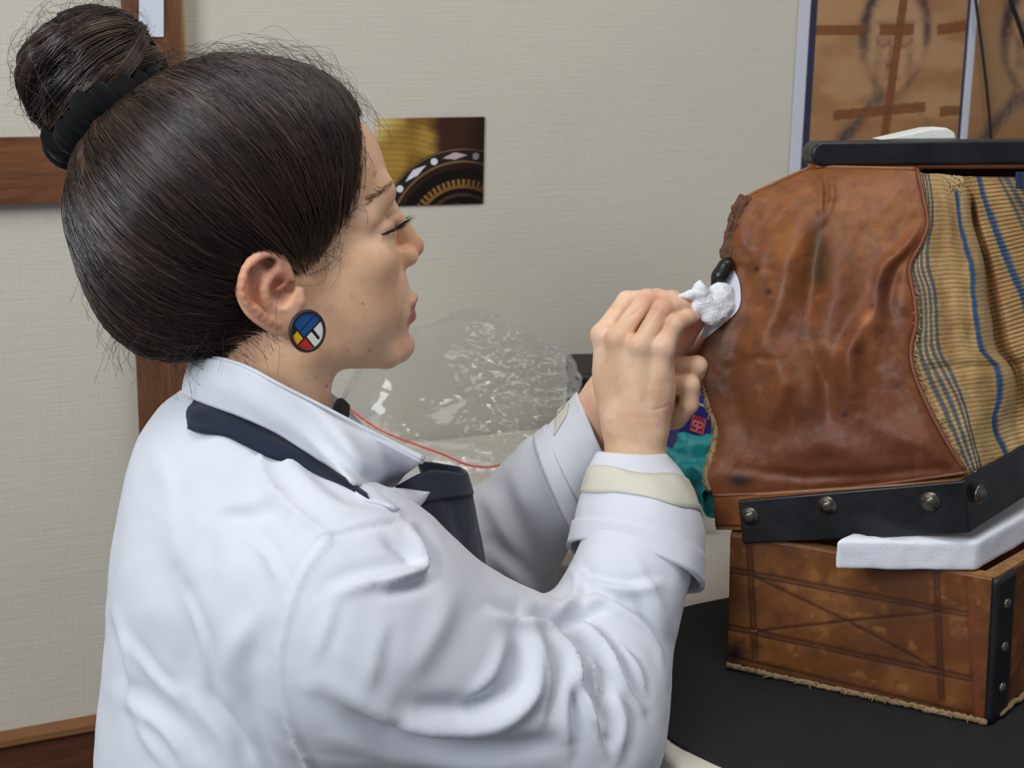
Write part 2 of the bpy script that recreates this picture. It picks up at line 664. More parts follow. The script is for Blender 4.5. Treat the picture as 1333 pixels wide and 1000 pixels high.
def card_print(u, v):
    p3 = np.stack([u * 3, v * 3, 0 * u], -1)
    gold = mixc((176, 140, 62), (228, 210, 150), sstep(0.35, 0.0, u + v * 0.6) )
    gold = mixc(gold, (134, 100, 40), sstep(-0.2, 0.8, noise3(p3, 2.0)))
    lines = 0.5 + 0.5 * np.sin((v - u * 0.22 + 0.05 * np.sin(u * 5)) * 95)
    c = gold * (1 - 0.10 * lines)[:, None]
    c = mixc(c, (62, 38, 26), sstep(0.44, 0.58, u - 0.12 * v + 0.04 * noise3(p3, 3)))
    # big ornament ring, centre below right
    x = (u - 0.80) * 1.26; y = v - 1.33
    r = np.hypot(x, y); th = np.degrees(np.arctan2(-y, x))
    c = mixc(c, (26, 20, 18), sstep(0.985, 0.965, r))
    c = mixc(c, (120, 92, 52), (np.abs(r - 0.962) < 0.008))
    c = mixc(c, (40, 36, 38), (r < 0.95) & (r > 0.835))
    c = mixc(c, (124, 96, 56), (np.abs(r - 0.822) < 0.012))
    c = mixc(c, (44, 28, 22), (r < 0.81))
    c = mixc(c, (20, 15, 14), (r < 0.74))
    for k, a0 in enumerate(range(48, 190, 16)):
        da = (th - a0) * math.pi / 180 * 0.892
        dr = r - 0.892
        if k % 2 == 0:
            c = mixc(c, (226, 226, 232) if a0 > 100 else (196, 170, 172), (np.hypot(da, dr) < 0.040))
        else:
            c = mixc(c, (222, 222, 232) if a0 > 100 else (198, 172, 178), (np.abs(da) / 0.150 + np.abs(dr) / 0.042 < 1))
    teeth = (np.sin(th * math.pi / 180 * 62) > -0.2) & (r < 0.62) & (r > 0.55)
    c = mixc(c, (140, 102, 50), teeth)
    c = mixc(c, (128, 92, 44), (r < 0.55) & (r > 0.515))
    c = mixc(c, (72, 50, 34), (np.abs(r - 0.44) < 0.02))
    c = mixc(c, (98, 70, 42), (np.abs(np.hypot(x + 0.05, y + 0.2) - 0.13) < 0.014))
    fade = sstep(0.75, 1.0, u)
    c = mixc(c, c * 0.6, fade)
    return c


M_PRINT = material('printed_card', attr=True, rough=0.35, spec=0.4)
M_MATPRINT = material('printed_paper', attr=True, rough=0.7, spec=0.25)
cc = [W(x, y, 0.003) for x, y in ((489, 154), (631, 152), (629, 265), (487, 269))]
card = print_sheet('photo_card', cc[0], cc[1], cc[2], cc[3], 240, 200, card_print, 0.0016, M_PRINT, base=cc[3])
tag(card, 'small glossy photo print of a gilded inlaid ring on the wall', 'photo')


# ------------------------------------------------------------------ portrait posters
def drawing(u, v, face, kraft=(178, 138, 98), tapes=True, seed=0):
    p3 = np.stack([u * 2, v * 3, 0 * u + seed], -1)
    c = mixc(kraft, (158, 116, 78), sstep(-0.5, 0.9, fbm(p3, 2.0, 4, seed)))
    c = mixc(c, (140, 92, 56), sstep(0.72, 0.78, v) * 0.35)
    c = mixc(c, (186, 146, 108), sstep(0.35, 0.0, np.hypot((u - face[0]) * 0.9, (v - face[1]))) * 0.5)
    X = (u - face[0]) / face[2]; Y = (v - face[1]) / face[3]
    gr = 1 + 0.35 * fbm(np.stack([u * 40, v * 40, 0 * u], -1), 1.0, 3, 3)

    def shade(col, amt):
        nonlocal c
        c = mixc(c, col, np.clip(amt * gr, 0, 1))
    patch = np.clip(0.55 + 0.7 * fbm(np.stack([u * 5, v * 5, 0 * u + seed], -1), 1.0, 3, 12), 0.05, 1)
    jaw = 1.0 - 0.26 * sstep(0.15, 1.0, Y) ** 1.4
    head = np.hypot(X / jaw, Y)
    c = mixc(c, (186, 148, 112), sstep(1.0, 0.7, head) * 0.7)                                          # lighter face
    shade((92, 78, 70), 0.55 * np.exp(-((head - 1.0) / 0.10) ** 2) * patch)                            # soft contour
    shade((66, 58, 58), 0.85 * np.exp(-((head - 1.0) / 0.13) ** 2) * sstep(0.25, -0.15, Y) * (0.5 + 0.5 * patch))   # cropped hair
    shade((88, 70, 62), 0.6 * np.exp(-(((X + 0.92) / 0.16) ** 2 + ((Y + 0.05) / 0.40) ** 2)))
    for sx in (-0.36, 0.32):
        e = np.hypot((X - sx) / 0.20, (Y + 0.02) / 0.15)
        shade((104, 78, 62), 0.50 * np.exp(-((e - 1) / 0.30) ** 2) * sstep(-0.12, 0.1, Y + 0.02) + 0.0 * X)
        shade((150, 112, 84), 0.5 * sstep(1.0, 0.5, e))
        shade((96, 72, 58), 0.5 * np.exp(-(((Y + 0.24 + 0.3 * (X - sx) ** 2) / 0.06) ** 2 + ((X - sx) / 0.24) ** 2)))
    shade((112, 82, 64), 0.55 * np.exp(-(((X + 0.13) / 0.06) ** 2 + ((Y - 0.20) / 0.26) ** 2)))
    shade((74, 56, 48), 0.7 * np.exp(-(((X + 0.10) / 0.16) ** 2 + ((Y - 0.46) / 0.12) ** 2)) * (0.5 + 0.5 * patch))
    shade((104, 76, 62), 0.6 * np.exp(-(((X + 0.04) / 0.24) ** 2 + ((Y - 0.66) / 0.04) ** 2)))
    shade((120, 92, 72), 0.45 * np.exp(-(((np.abs(X) - 0.5) / 0.14) ** 2 + ((Y - 0.42) / 0.30) ** 2)))
    sh = Y - (0.86 + 0.75 * np.maximum(np.abs(X + 0.02) - 0.5, 0) ** 1.0)
    shade((84, 76, 74), 0.5 * np.exp(-(sh / 0.09) ** 2) * (np.abs(X) < 2.2) * (np.abs(X) > 0.5) * patch)
    shade((64, 60, 64), 0.8 * sstep(-0.02, 0.14, sh) * sstep(0.50, 0.15, sh) * sstep(0.0, -0.6, X) * (X > -1.8) * (0.4 + 0.6 * patch))
    if tapes:
        tp = (122, 76, 46)
        w = 1 + 0.06 * fbm(p3, 14.0, 2, 9)

        def strip(x0, y0, x1, y1, hw):
            nonlocal c
            dx, dy = x1 - x0, y1 - y0
            t = ((u - x0) * dx + (v - y0) * dy * 1.0) / (dx * dx + dy * dy)
            dist = np.abs((u - x0) * dy - (v - y0) * dx) / math.hypot(dx, dy)
            c = mixc(c, np.asarray(tp) * (w[:, None]), ((t > 0) & (t < 1) & (dist < hw)) * 0.86)
        strip(0.0, 0.165, 0.33, 0.165, 0.036)
        strip(0.41, 0.16, 0.64, 0.16, 0.036)
        strip(0.80, 0.165, 1.0, 0.135, 0.036)
        strip(0.575, -0.3, 0.485, 1.0, 0.028)
        strip(0.145, 0.735, 0.76, 0.675, 0.034)
        strip(0.86, 0.71, 1.0, 0.70, 0.034)
    return c


def poster_print(u, v):
    # u: white margin, navy line, kraft drawing, navy line, margin
    ui = (u - 0.098) / (0.955 - 0.098)
    # v: 0 is above the frame of the photograph
    vi = (v - 0.297) / 0.303
    c = drawing(ui, vi, (0.52, 0.22, 0.215, 0.40))
    c = mixc(c, (52, 54, 76), (u < 0.098) | (u > 0.955))
    c = mixc(c, (206, 208, 220), (u < 0.058) | (u > 0.972))
    return c


def poster_print_b(u, v):
    ui = (u - 0.05) / 0.93
    vi = (v - 0.297) / 0.303
    c = drawing(ui, vi, (0.50, 0.22, 0.27, 0.40), kraft=(158, 122, 84), tapes=False, seed=4)
    c = mixc(c, (200, 202, 214), (u < 0.05))
    return c


def sheet_on_wall(name, x0, x1, lean0, lean1, off, fn, nu, nv, label):
    """sheet hung on the wall; x at py=0; lean = px shift per 200 px down"""
    yt, yb = -190, 450
    q = [W(x0 - lean0 * yt / 200 * -1, yt, off), W(x1 + lean1 * yt / 200, yt, off), W(x1 + lean1 * yb / 200, yb, off), W(x0 + lean0 * yb / 200, yb, off)]
    o = print_sheet(name, q[0], q[1], q[2], q[3], nu, nv, fn, 0.0012, M_MATPRINT, base=q[3])
    return tag(o, label, 'poster')


sheet_on_wall('portrait_poster', 1041, 1270, -12, -16, 0.004, poster_print, 260, 400, 'poster of a taped pencil portrait on brown paper, navy and white border')
sheet_on_wall('portrait_poster', 1266, 1430, -17, -14, 0.008, poster_print_b, 160, 300, 'brown portrait poster cut by the right edge of the photo')
# black cable hanging in front of the posters
pts = [W(x, y, 0.02) for x, y in ((1262, -60), (1270, 0), (1279, 70), (1286, 130), (1291, 190), (1300, 300), (1312, 420))]
V, F = tube(spline(pts, 60), 0.0026, 8)
tag(mesh('hanging_cable', V, F, material('black_rubber', rgb(22, 22, 24), 0.5), base=pts[-1]), 'thin black cable hanging in front of the posters', 'cable')
pts = [W(x, y, 0.024) for x, y in ((1310, -60), (1316, 0), (1324, 24), (1336, 60), (1350, 100))]
V, F = tube(spline(pts, 40), 0.0040, 8)
tag(mesh('hanging_cable', V, F, bpy.data.materials['black_rubber'], base=pts[-1]), 'thicker black cable at the top right corner', 'cable')

# ------------------------------------------------------------------ table and mat
M_TABLE = material('white_laminate', rgb(218, 212, 198), rough=0.45, var=0.02, vscale=10)
M_MAT = material('black_mat', rgb(33, 33, 36), rough=0.75, var=0.12, vscale=40, bump=0.15, bscale=900, spec=0.3)
M_LEG = material('grey_steel', rgb(120, 122, 126), rough=0.4, metal=0.6)
front = spline([(0.30, 0.695), (0.2, 0.705), (0.165, 0.72), (0.138, 0.742), (0.120, 0.768), (0.110, 0.81), (0.104, 0.9), (0.10, 1.02), (0.088, 1.12), (0.05, 1.165), (-0.05, 1.18), (-0.15, 1.19), (-0.185, 1.22), (-0.19, 1.3)], 40)
wb = [WALL_P + WALL_T * s + WALL_N * 0.012 for s in (-0.20, 1.25)]
top2d = [(1.0, 0.69)] + [tuple(p) for p in front] +  [tuple(w[:2]) for w in wb]
tbl = thing('desk', 'white laminate desk with rounded corner under the black mat', 'desk', (0.5, 1.1, 0))
V, F = slab([(x, y, TABLE_Z) for x, y in top2d], (0, 0, -0.028))
tt = fix_normals(mesh('tabletop', V, F, M_TABLE, tbl, smooth=True, angle=40))
bevel(tt, 0.006, 3)
for x, y in ((0.22, 0.80), (0.92, 0.78), (0.95, 1.75), (-0.13, 1.30)):
    V, F = tube([(x, y, 0.0), (x, y, TABLE_Z - 0.029)], 0.022, 14)
    fix_normals(mesh('leg', V, F, M_LEG, tbl, smooth=True, angle=40))
matc = spline([(0.30, 0.728), (0.229, 0.734), (0.202, 0.741), (0.166, 0.754), (0.142, 0.773), (0.119, 0.80), (0.112, 0.85), (0.116, 0.92), (0.135, 0.985), (0.164, 1.010), (0.218, 1.033), (0.30, 1.06)], 60)
m2 = [(0.95, 0.72)] + [tuple(p) for p in matc] + [(0.95, 1.12)]
MAT_T = 0.003
V, F = slab([(x, y, TABLE_Z + MAT_T) for x, y in m2], (0, 0, -MAT_T + 0.0002))
o = fix_normals(mesh('work_mat', V, F, M_MAT, smooth=True, angle=40, base=(0.4, 0.9, TABLE_Z)))
tag(o, 'black rubber mat with rounded edge lying under the wooden box', 'mat')

# ================================================================== the old bellows instrument
BZ = TABLE_Z + MAT_T + 0.0008
bA = on_z(947, 866, BZ); bB = on_z(1285, 940, BZ)
bB2 = bB + 0.24 * np.array([math.cos(math.radians(41)), math.sin(math.radians(41)), 0])
bA2 = bA + 0.24 * np.array([math.cos(math.radians(70)), math.sin(math.radians(70)), 0])
FACE_N = np.cross([0, 0, 1.0], bA - bB); FACE_N /= np.linalg.norm(FACE_N)
if FACE_N[1] > 0:
    FACE_N = -FACE_N
SIDE_N = np.cross([0, 0, 1.0], bB2 - bB); SIDE_N /= np.linalg.norm(SIDE_N)
if SIDE_N @ np.array([1, -1, 0]) < 0:
    SIDE_N = -SIDE_N
hB = on_plane(1272, 748, bB, FACE_N)[2] - BZ
hA = on_plane(938, 692, bB, FACE_N)[2] - BZ
BOXH = 0.5 * (hA + hB)

M_BOXLEATHER = material('box_leather', attr=True, rough=0.42, var=0.16, vscale=60, bump=0.12, bscale=500, spec=0.5, rvar=0.1)
M_BAGLEATHER = material('bag_leather', attr=True, rough=0.52, var=0.10, vscale=70, bump=0.16, bscale=650, bump2=0.12, b2scale=120, spec=0.4, rvar=0.1)
M_BLACKWOOD = material('black_lacquer', rgb(24, 25, 28), rough=0.42, var=0.35, vscale=35, bump=0.15, bscale=140, spec=0.5, rvar=0.14)
M_RAWWOOD = wood_material('raw_wood', rgb(118, 80, 44), rgb(172, 128, 78), along=(30, 30, 6))
M_RIVET = material('steel_rivet', rgb(112, 106, 96), rough=0.32, metal=0.9, var=0.3, vscale=300)
M_FRAY = material('frayed_linen', rgb(146, 122, 86), rough=0.9, var=0.25, vscale=150, bump=0.6, bscale=400)
M_FABRIC = material('striped_canvas', attr=True, rough=0.9, var=0.10, vscale=260, bump=0.35, bscale=900, spec=0.15)
M_PIPING = material('piping_leather', rgb(112, 62, 34), rough=0.5, var=0.2, vscale=150)


def seg2(px, py, pts):
    """distance in px to a polyline and position along it 0..1"""
    pts = np.asarray(pts, float)
    best = np.full(px.shape, 1e9); tt = np.zeros(px.shape)
    L = np.linalg.norm(np.diff(pts, axis=0), axis=1); S = np.concatenate([[0], np.cumsum(L)]); tot = S[-1]
    for i in range(len(pts) - 1):
        a = pts[i]; d = pts[i + 1] - a
        t = np.clip(((px - a[0]) * d[0] + (py - a[1]) * d[1]) / (d @ d + 1e-9), 0, 1)
        dist = np.hypot(px - a[0] - t * d[0], py - a[1] - t * d[1])
        m = dist < best
        best[m] = dist[m]; tt[m] = (S[i] + t[m] * L[i]) / tot
    return best, tt


# ---- lower box
box = thing('wooden_box', 'brown leather-covered wooden box with scored lines, under the leather bellows', 'box', tuple((bA + bB) / 2 + [0, 0.05, 0]))
Zt = np.array([0, 0, 1.0])
NU, NV = 150, 84


def box_face(p0, p1, h, seed, scored):
    u, v = np.meshgrid(np.linspace(0, 1, NU), np.linspace(0, 1, NV), indexing='ij')
    u = u.ravel(); v = v.ravel()
    V = p0 + u[:, None] * (p1 - p0) + (v * h)[:, None] * Zt
    n = fbm(V, 18, 4, seed); n2 = fbm(V, 60, 3, seed + 5)
    c = mixc((136, 84, 40), (108, 62, 28), sstep(-0.5, 0.6, n))
    c = mixc(c, (166, 112, 60), sstep(0.35, 0.9, n2) * 0.5)
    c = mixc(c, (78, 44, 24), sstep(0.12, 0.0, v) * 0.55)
    c = mixc(c, (84, 48, 28), sstep(0.2, 1.0, fbm(V, 26, 5, seed + 9)) * 0.55)
    c = mixc(c, (92, 54, 30), sstep(0.1, 0.9, fbm(V, 150, 4, seed + 13)) * 0.5)
    c = mixc(c, (176, 124, 72), sstep(0.55, 1.0, fbm(V, 110, 4, seed + 17)) * 0.5)
    d = np.zeros(len(V))
    if scored:
        x, y, _ = project(V)

        def groove(pts, w, dep, colr=(62, 32, 20), both=True):
            nonlocal c, d
            for o in ((-2.6, 2.6) if both else (0,)):
                q = np.asarray(pts, float); t = q[-1] - q[0]; nn = np.array([-t[1], t[0]]) / np.linalg.norm(t)
                dist, _ = seg2(x, y, q + nn * o)
                g = np.exp(-(dist / w) ** 2)
                c = mixc(c, colr, g * 0.8); d -= dep * g
        groove([(975, 700), (983, 856)], 2.0, 0.0006)
        groove([(1219, 742), (1226, 912)], 2.0, 0.0006)
        groove([(942, 740), (1262, 800)], 1.8, 0.0005)
        groove([(944, 815), (1266, 884)], 1.8, 0.0005)
        groove([(985, 752), (1100, 806), (1222, 872)], 1.7, 0.0005, both=False)
        groove([(978, 822), (1100, 808), (1222, 797)], 1.7, 0.0005, both=False)
        groove([(955, 855), (1270, 930)], 2.0, 0.0005, both=False)
        groove([(1258, 752), (1268, 930)], 1.6, 0.0005, both=False)
        # worn pale patches and the dark corner
        c = mixc(c, (176, 122, 70), np.exp(-(((x - 1080) / 12) ** 2 + ((y - 830) / 26) ** 2)) * 0.45 * (n2 > 0.1))
        c = mixc(c, (170, 120, 72), np.exp(-(seg2(x, y, [(1100, 870), (1190, 898)])[0] / 5) ** 2) * 0.5 * (n2 > 0.0))
        c = mixc(c, (34, 24, 20), np.exp(-(((x - 957) / 12) ** 2 + ((y - 850) / 12) ** 2)))
        c = mixc(c, (120, 60, 36), sstep(10, 3, np.abs(x - 1268 - (y - 850) * 0.07)) * 0.7)
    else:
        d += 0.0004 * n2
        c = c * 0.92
    return V, u, v, c, d


def add_face(name, p0, p1, h, n, seed, scored):
    V, u, v, c, d = box_face(p0, p1, h, seed, scored)
    F = grid_faces(NU, NV)
    N = n
    V = V + N * (d + 0.0012 + 0.0004 * fbm(V, 40, 2, 2))[:, None]
    W2, F2 = shell(V, F if np.dot(normals(V, F)[0], n) > 0 else F[:, ::-1], 0.0025)
    cc_ = lin(c)
    return mesh(name, W2, F2, M_BOXLEATHER, box, col=np.vstack([cc_, cc_]))


ctr = (bA + bB + bA2 + bB2) / 4
# wooden carcass: open-topped tray of four walls and a base
ins = [p + (ctr - p) / np.linalg.norm(ctr - p) * 0.012 for p in (bB, bB2, bA2, bA)]
outer = [bB, bB2, bA2, bA]
Vv = np.vstack([outer, [p + Zt * BOXH for p in outer], [p + Zt * BOXH for p in ins], [p + Zt * 0.01 for p in ins]])
Ff = [(0, 1, 2, 3)] + [(i, (i + 1) % 4, (i + 1) % 4 + 4, i + 4) for i in range(4)] + [(i + 4, (i + 1) % 4 + 4, (i + 1) % 4 + 8, i + 8) for i in range(4)] + [(i + 8, (i + 1) % 4 + 8, (i + 1) % 4 + 12, i + 12) for i in range(4)] + [(12, 13, 14, 15)]
fix_normals(mesh('carcass', Vv, Ff, M_RAWWOOD, box, smooth=False))
EPS = Zt * 0.002
add_face('front_panel', bA + EPS, bB + EPS, BOXH - 0.003, FACE_N, 1, True)
add_face('side_panel', bB + EPS, bB2 + EPS, BOXH - 0.003, SIDE_N, 4, False)
# black corner strap with three rivets
zs = np.linspace(0.002, BOXH + 0.001, 24)
t1 = (bA - bB) / np.linalg.norm(bA - bB); t2 = (bB2 - bB) / np.linalg.norm(bB2 - bB)
prof = [bB + t1 * 0.0022 + FACE_N * 0.0042, bB + FACE_N * 0.0042 + SIDE_N * 0.002, bB + SIDE_N * 0.0045 + FACE_N * 0.001, bB + t2 * 0.026 + SIDE_N * 0.0042]
pr = spline(np.array(prof), 12)
V = (pr[:, None] + zs[None, :, None] * Zt).reshape(-1, 3)
F = grid_faces(12, 24)
W2, F2 = shell(V, F, 0.002)
strap = fix_normals(mesh('corner_strap', W2, F2, M_BLACKWOOD, box))
strap['label'] = 'black corner strap with steel rivets'


def rivet(c, n, r, parent, washer=True):
    n = n / np.linalg.norm(n)
    a = np.cross(n, [0, 0, 1.0]); a /= np.linalg.norm(a); b = np.cross(n, a)
    rings = [(1.25, 0.0), (1.25, 0.25), (1.0, 0.32), (0.98, 0.4), (0.74, 0.42), (0.66, 0.85), (0.45, 1.02), (0.12, 1.06)] if washer else [(1.0, 0.0), (0.97, 0.3), (0.8, 0.6), (0.45, 0.85), (0.1, 0.92)]
    th = np.linspace(0, 2 * np.pi, 16, endpoint=False)
    V = np.array([c + r * (q * (np.cos(t) * a + np.sin(t) * b)) + n * hh * r * 0.7 for q, hh in rings for t in th])
    F = [tuple(f) for f in grid_faces(len(rings), 16, False, True)] + [tuple(range((len(rings) - 1) * 16, len(rings) * 16))]
    o = fix_normals(mesh('rivet', V, F, M_RIVET, parent))
    return o


for z in (0.80, 0.5, 0.215):
    rivet(bB + t2 * 0.0125 + SIDE_N * 0.0043 + Zt * BOXH * z, SIDE_N, 0.0048, strap, False)
# frayed strip along the bottom edge
rs = np.random.RandomState(3)
pp = []
for k in range(90):
    t = k / 89
    p = bA + (bB - bA) * t + FACE_N * (0.0035 + 0.0012 * rs.rand()) + Zt * (0.0022 + 0.0012 * rs.rand())
    pp.append(p)
parts = [tube(np.array(pp) - Zt * 0.0006, 0.0019 + 0.0009 * rs.rand(90), 7)]
for k in range(46):
    t = rs.rand() ** 0.8
    p = bA + (bB - bA) * t + FACE_N * 0.005 + Zt * 0.003
    q = p + FACE_N * rs.uniform(0.002, 0.007) + t1 * rs.uniform(-0.012, 0.012) + Zt * rs.uniform(-0.0018, 0.002)
    parts.append(tube(spline([p, (p + q) / 2 + Zt * rs.uniform(0, 0.002), q], 6), 0.0004, 4))
pp = [bB + (bB2 - bB) * t + SIDE_N * (0.003 + 0.001 * rs.rand()) + Zt * (0.002 + 0.002 * rs.rand()) for t in np.linspace(0.05, 1, 40)]
parts.append(tube(np.array(pp), 0.0022, 7))
V, F = join(parts)
o = fix_normals(mesh('frayed_edge', V, F, M_FRAY, box)); o['label'] = 'frayed tan linen along the bottom edge'

# ---- lid board, tilted and propped open by the foam
bel = thing('leather_bellows', 'old brown leather and striped canvas bellows with black wooden top bar', 'bellows', tuple((bA + bB) / 2 + Zt * BOXH))
FD = np.array([0.06, 0.9, 0]);  # into the body


def fp(px, py, off=0.0):
    return on_plane(px, py, bB + FACE_N * off, FACE_N)


lA_b, lA_t = fp(932, 690), fp(929, 645)
lB_b, lB_t = fp(1258, 690), fp(1254, 624)
q = [lA_b, lB_b, lB_t, lA_t]
V, F = slab(q, -FACE_N * 0.17)
o = fix_normals(mesh('lid_board', V, F, M_RAWWOOD, bel, smooth=False))
# leather skin on the visible end of the lid board
u, v = np.meshgrid(np.linspace(0, 1, 60), np.linspace(0.12, 1, 16), indexing='ij'); u = u.ravel(); v = v.ravel()
V = ((1 - u) * (1 - v))[:, None] * lA_b + (u * (1 - v))[:, None] * lB_b + (u * v)[:, None] * lB_t + ((1 - u) * v)[:, None] * lA_t + FACE_N * 0.0015
c = mixc((140, 84, 38), (112, 62, 28), sstep(-0.5, 0.6, fbm(V, 40, 3)))
F = grid_faces(60, 16)
W2, F2 = shell(V, F if np.dot(normals(V, F)[0], FACE_N) > 0 else F[:, ::-1], 0.0012)
mesh('lid_leather', W2, F2, M_BOXLEATHER, bel, col=np.vstack([lin(c)] * 2))


# black angle strip round the lid with big bolts
def strip_quad(name, pts, n, t, parent):
    V, F = slab(pts, n * t)
    o = fix_normals(mesh(name, V, F, M_BLACKWOOD, parent, smooth=True, angle=30))
    bevel(o, 0.0015, 3)
    return o


fr1 = [fp(968, 706, 0.002), fp(1262, 692, 0.002), fp(1256, 624, 0.002), fp(962, 650, 0.002)]
st1 = strip_quad('black_strip', fr1, FACE_N * 1.0, 0.004, bel)


def sp(px, py, off=0.0):
    return on_plane(px, py, bB + SIDE_N * off, SIDE_N)


c0b, c0t = fr1[1] + FACE_N * 0.004, fr1[2] + FACE_N * 0.004
sdir = t2 * 0.22 + Zt * 0.012
fr2 = [c0b, c0b + sdir, c0t + sdir, c0t]
st2 = strip_quad('black_strip', [p - SIDE_N * 0.004 for p in fr2], SIDE_N, 0.004, bel)
for x, y in ((976, 672), (1077, 658), (1211, 653)):
    rivet(fp(x, y, 0.006), FACE_N, 0.0062, st1)
rivet(on_plane(1275, 643, c0b + SIDE_N * 0.0002, SIDE_N), SIDE_N, 0.0062, st2)

# ---- leather front of the bellows
Lf = spline([(1057, 217), (1010, 238), (966, 262), (951, 300), (946, 335), (950, 352), (938, 395), (918, 440), (911, 462), (914, 495), (926, 535), (934, 562), (926, 600), (920, 622), (928, 646)], 150)
Rf = spline([(1192, 220), (1200, 255), (1206, 290), (1197, 318), (1182, 348), (1188, 385), (1191, 420), (1184, 455), (1190, 490), (1212, 540), (1234, 580), (1258, 616)], 150)
NU, NV = 130, 150
tu = np.linspace(0, 1, NU)
GX = Lf[None, :, 0] * (1 - tu[:, None]) + Rf[None, :, 0] * tu[:, None]
GY = Lf[None, :, 1] * (1 - tu[:, None]) + Rf[None, :, 1] * tu[:, None]
vv = np.linspace(0, 1, NV)[None, :] * np.ones((NU, 1)); uu = tu[:, None] * np.ones((1, NV))
GY = GY + 10 * np.sin(uu * np.pi) * vv ** 6 * 0.6
x = GX.ravel(); y = GY.ravel(); u = uu.ravel(); v = vv.ravel()
dA = project(lA_t)[2]; dB = project(lB_t)[2]
d_bot = dA + (dB - dA) * u
d_top = 0.985 + (0.955 - 0.985) * u
ease = np.clip(v, 0, 1) ** 0.8
base_d = d_top * (1 - ease) + d_bot * ease
bulge = 0.020 * np.sin(np.pi * np.clip(u, 0, 1)) ** 0.7 * np.sin(np.pi * np.clip(v, 0, 1)) ** 0.7
rel = np.zeros_like(x)


def stroke(pts, w, a, taper=True, asym=0.0):
    """ridge (a>0) or valley traced along a px polyline, width w px, height a mm"""
    global rel
    dist, t = seg2(x, y, pts)
    g = np.exp(-(dist / w) ** 2)
    if taper:
        g = g * (np.sin(np.pi * np.clip(t * 0.92 + 0.04, 0, 1)) ** 0.6)
    rel = rel + a * 0.001 * g


stroke([(1062, 225), (1070, 250), (1068, 285)], 7, 3.5)
stroke([(1080, 225), (1084, 255), (1072, 290)], 5, 2.5)
stroke([(1075, 235), (1076, 280)], 4, -3.0)
stroke([(1040, 280), (1028, 330), (1010, 400), (975, 470)], 18, 7)
stroke([(1064, 300), (1058, 360), (1052, 420)], 14, -7)
stroke([(1092, 300), (1090, 380), (1070, 470)], 20, 4)
stroke([(1204, 296), (1176, 325), (1150, 350), (1140, 385)], 10, 6)
stroke([(1195, 330), (1165, 350), (1155, 400), (1170, 440)], 10, -5)
stroke([(1150, 395), (1120, 430), (1105, 460), (1110, 520)], 14, 8)
stroke([(1135, 460), (1150, 500), (1190, 540)], 16, -4)
stroke([(1010, 260), (985, 300), (975, 360)], 14, -4)
stroke([(960, 300), (985, 330), (990, 380)], 12, 3)
stroke([(1000, 440), (1020, 500), (1000, 560)], 16, 5)
stroke([(960, 430), (950, 500), (968, 570)], 16, -4)
stroke([(1050, 440), (1075, 500), (1080, 560)], 14, -5)
stroke([(1150, 560), (1200, 580), (1240, 605)], 18, 4)
stroke([(1020, 590), (1080, 575), (1130, 600)], 18, 4)
stroke([(960, 610), (1050, 622), (1150, 618), (1240, 608)], 7, -3)
stroke([(945, 480), (985, 466), (1020, 470)], 5, -2)
stroke([(1000, 300), (1030, 275), (1048, 262)], 5, -2)
base3 = PA(x, y, base_d)
n1 = fbm(base3, 22, 4, 11); n2 = fbm(base3, 60, 3, 21); n3 = fbm(base3, 130, 3, 31)
rel += 0.0022 * fbm(base3, 12, 3, 41) + 0.0010 * n1 + 0.0004 * n2 + 0.0002 * n3
edge = np.minimum(np.minimum(u, 1 - u), np.minimum(v * 1.2, (1 - v) * 1.2)) * 2
rel *= 1.35
rel -= 0.0002 * sstep(0.90, 0.99, 1 - np.abs(fbm(base3, 34, 4, 55)))
rel *= sstep(0.0, 0.12, edge) * 0.8 + 0.2
V = PA(x, y, base_d - bulge - rel)
# colour of the hide itself: tan at the top, red-brown below, stains
c = mixc((132, 78, 34), (114, 62, 32), sstep(0.15, 0.75, v + 0.18 * n1))
c = mixc(c, (152, 98, 54), sstep(0.1, 0.8, n2) * 0.35 * (1 - v))
c = mixc(c, (104, 56, 32), sstep(0.0, 0.8, n1 + 0.5 * n2) * 0.45)
c = mixc(c, (136, 80, 46), sstep(0.2, 0.9, -n1) * 0.35)


c = mixc(c, (84, 48, 28), sstep(0.25, 0.9, fbm(base3, 45, 4, 77)) * 0.55)
c = mixc(c, (172, 116, 70), sstep(0.35, 0.9, fbm(base3, 80, 4, 91)) * 0.3)
c = mixc(c, (88, 52, 32), sstep(0.0, 0.9, fbm(base3, 160, 4, 95)) * 0.35)
crk = 1 - np.abs(fbm(base3, 34, 4, 55))
c = mixc(c, (70, 40, 24), sstep(0.90, 0.99, crk) * 0.12)


def blot(px, py, rx, ry, colr, a):
    global c
    w = np.exp(-(((x - px) / rx) ** 2 + ((y - py) / ry) ** 2)) * np.clip(1 + 0.8 * n2, 0, 1.6)
    c = mixc(c, colr, np.clip(a * w, 0, 1))


blot(1066, 335, 14, 40, (70, 52, 30), 0.8)
blot(1030, 320, 24, 30, (160, 96, 38), 0.6)
blot(1155, 255, 40, 28, (150, 92, 50), 0.5)
blot(1150, 375, 14, 16, (90, 48, 32), 0.7)
blot(1130, 420, 10, 40, (186, 116, 66), 0.5)
blot(930, 470, 26, 60, (70, 42, 24), 0.85)
blot(965, 300, 30, 20, (124, 70, 34), 0.5)
blot(962, 625, 14, 7, (40, 26, 20), 0.9)
blot(1190, 320, 16, 20, (120, 56, 30), 0.6)
blot(1180, 590, 60, 30, (104, 52, 34), 0.5)
blot(1060, 590, 60, 30, (96, 50, 30), 0.5)
for bx, by, br in ((1135, 398, 3), (1080, 590, 4), (1190, 478, 3), (985, 350, 3), (1000, 380, 4), (1100, 540, 3)):
    blot(bx, by, br, br, (44, 26, 18), 0.8)
C = lin(c)
F = grid_faces(NU, NV)
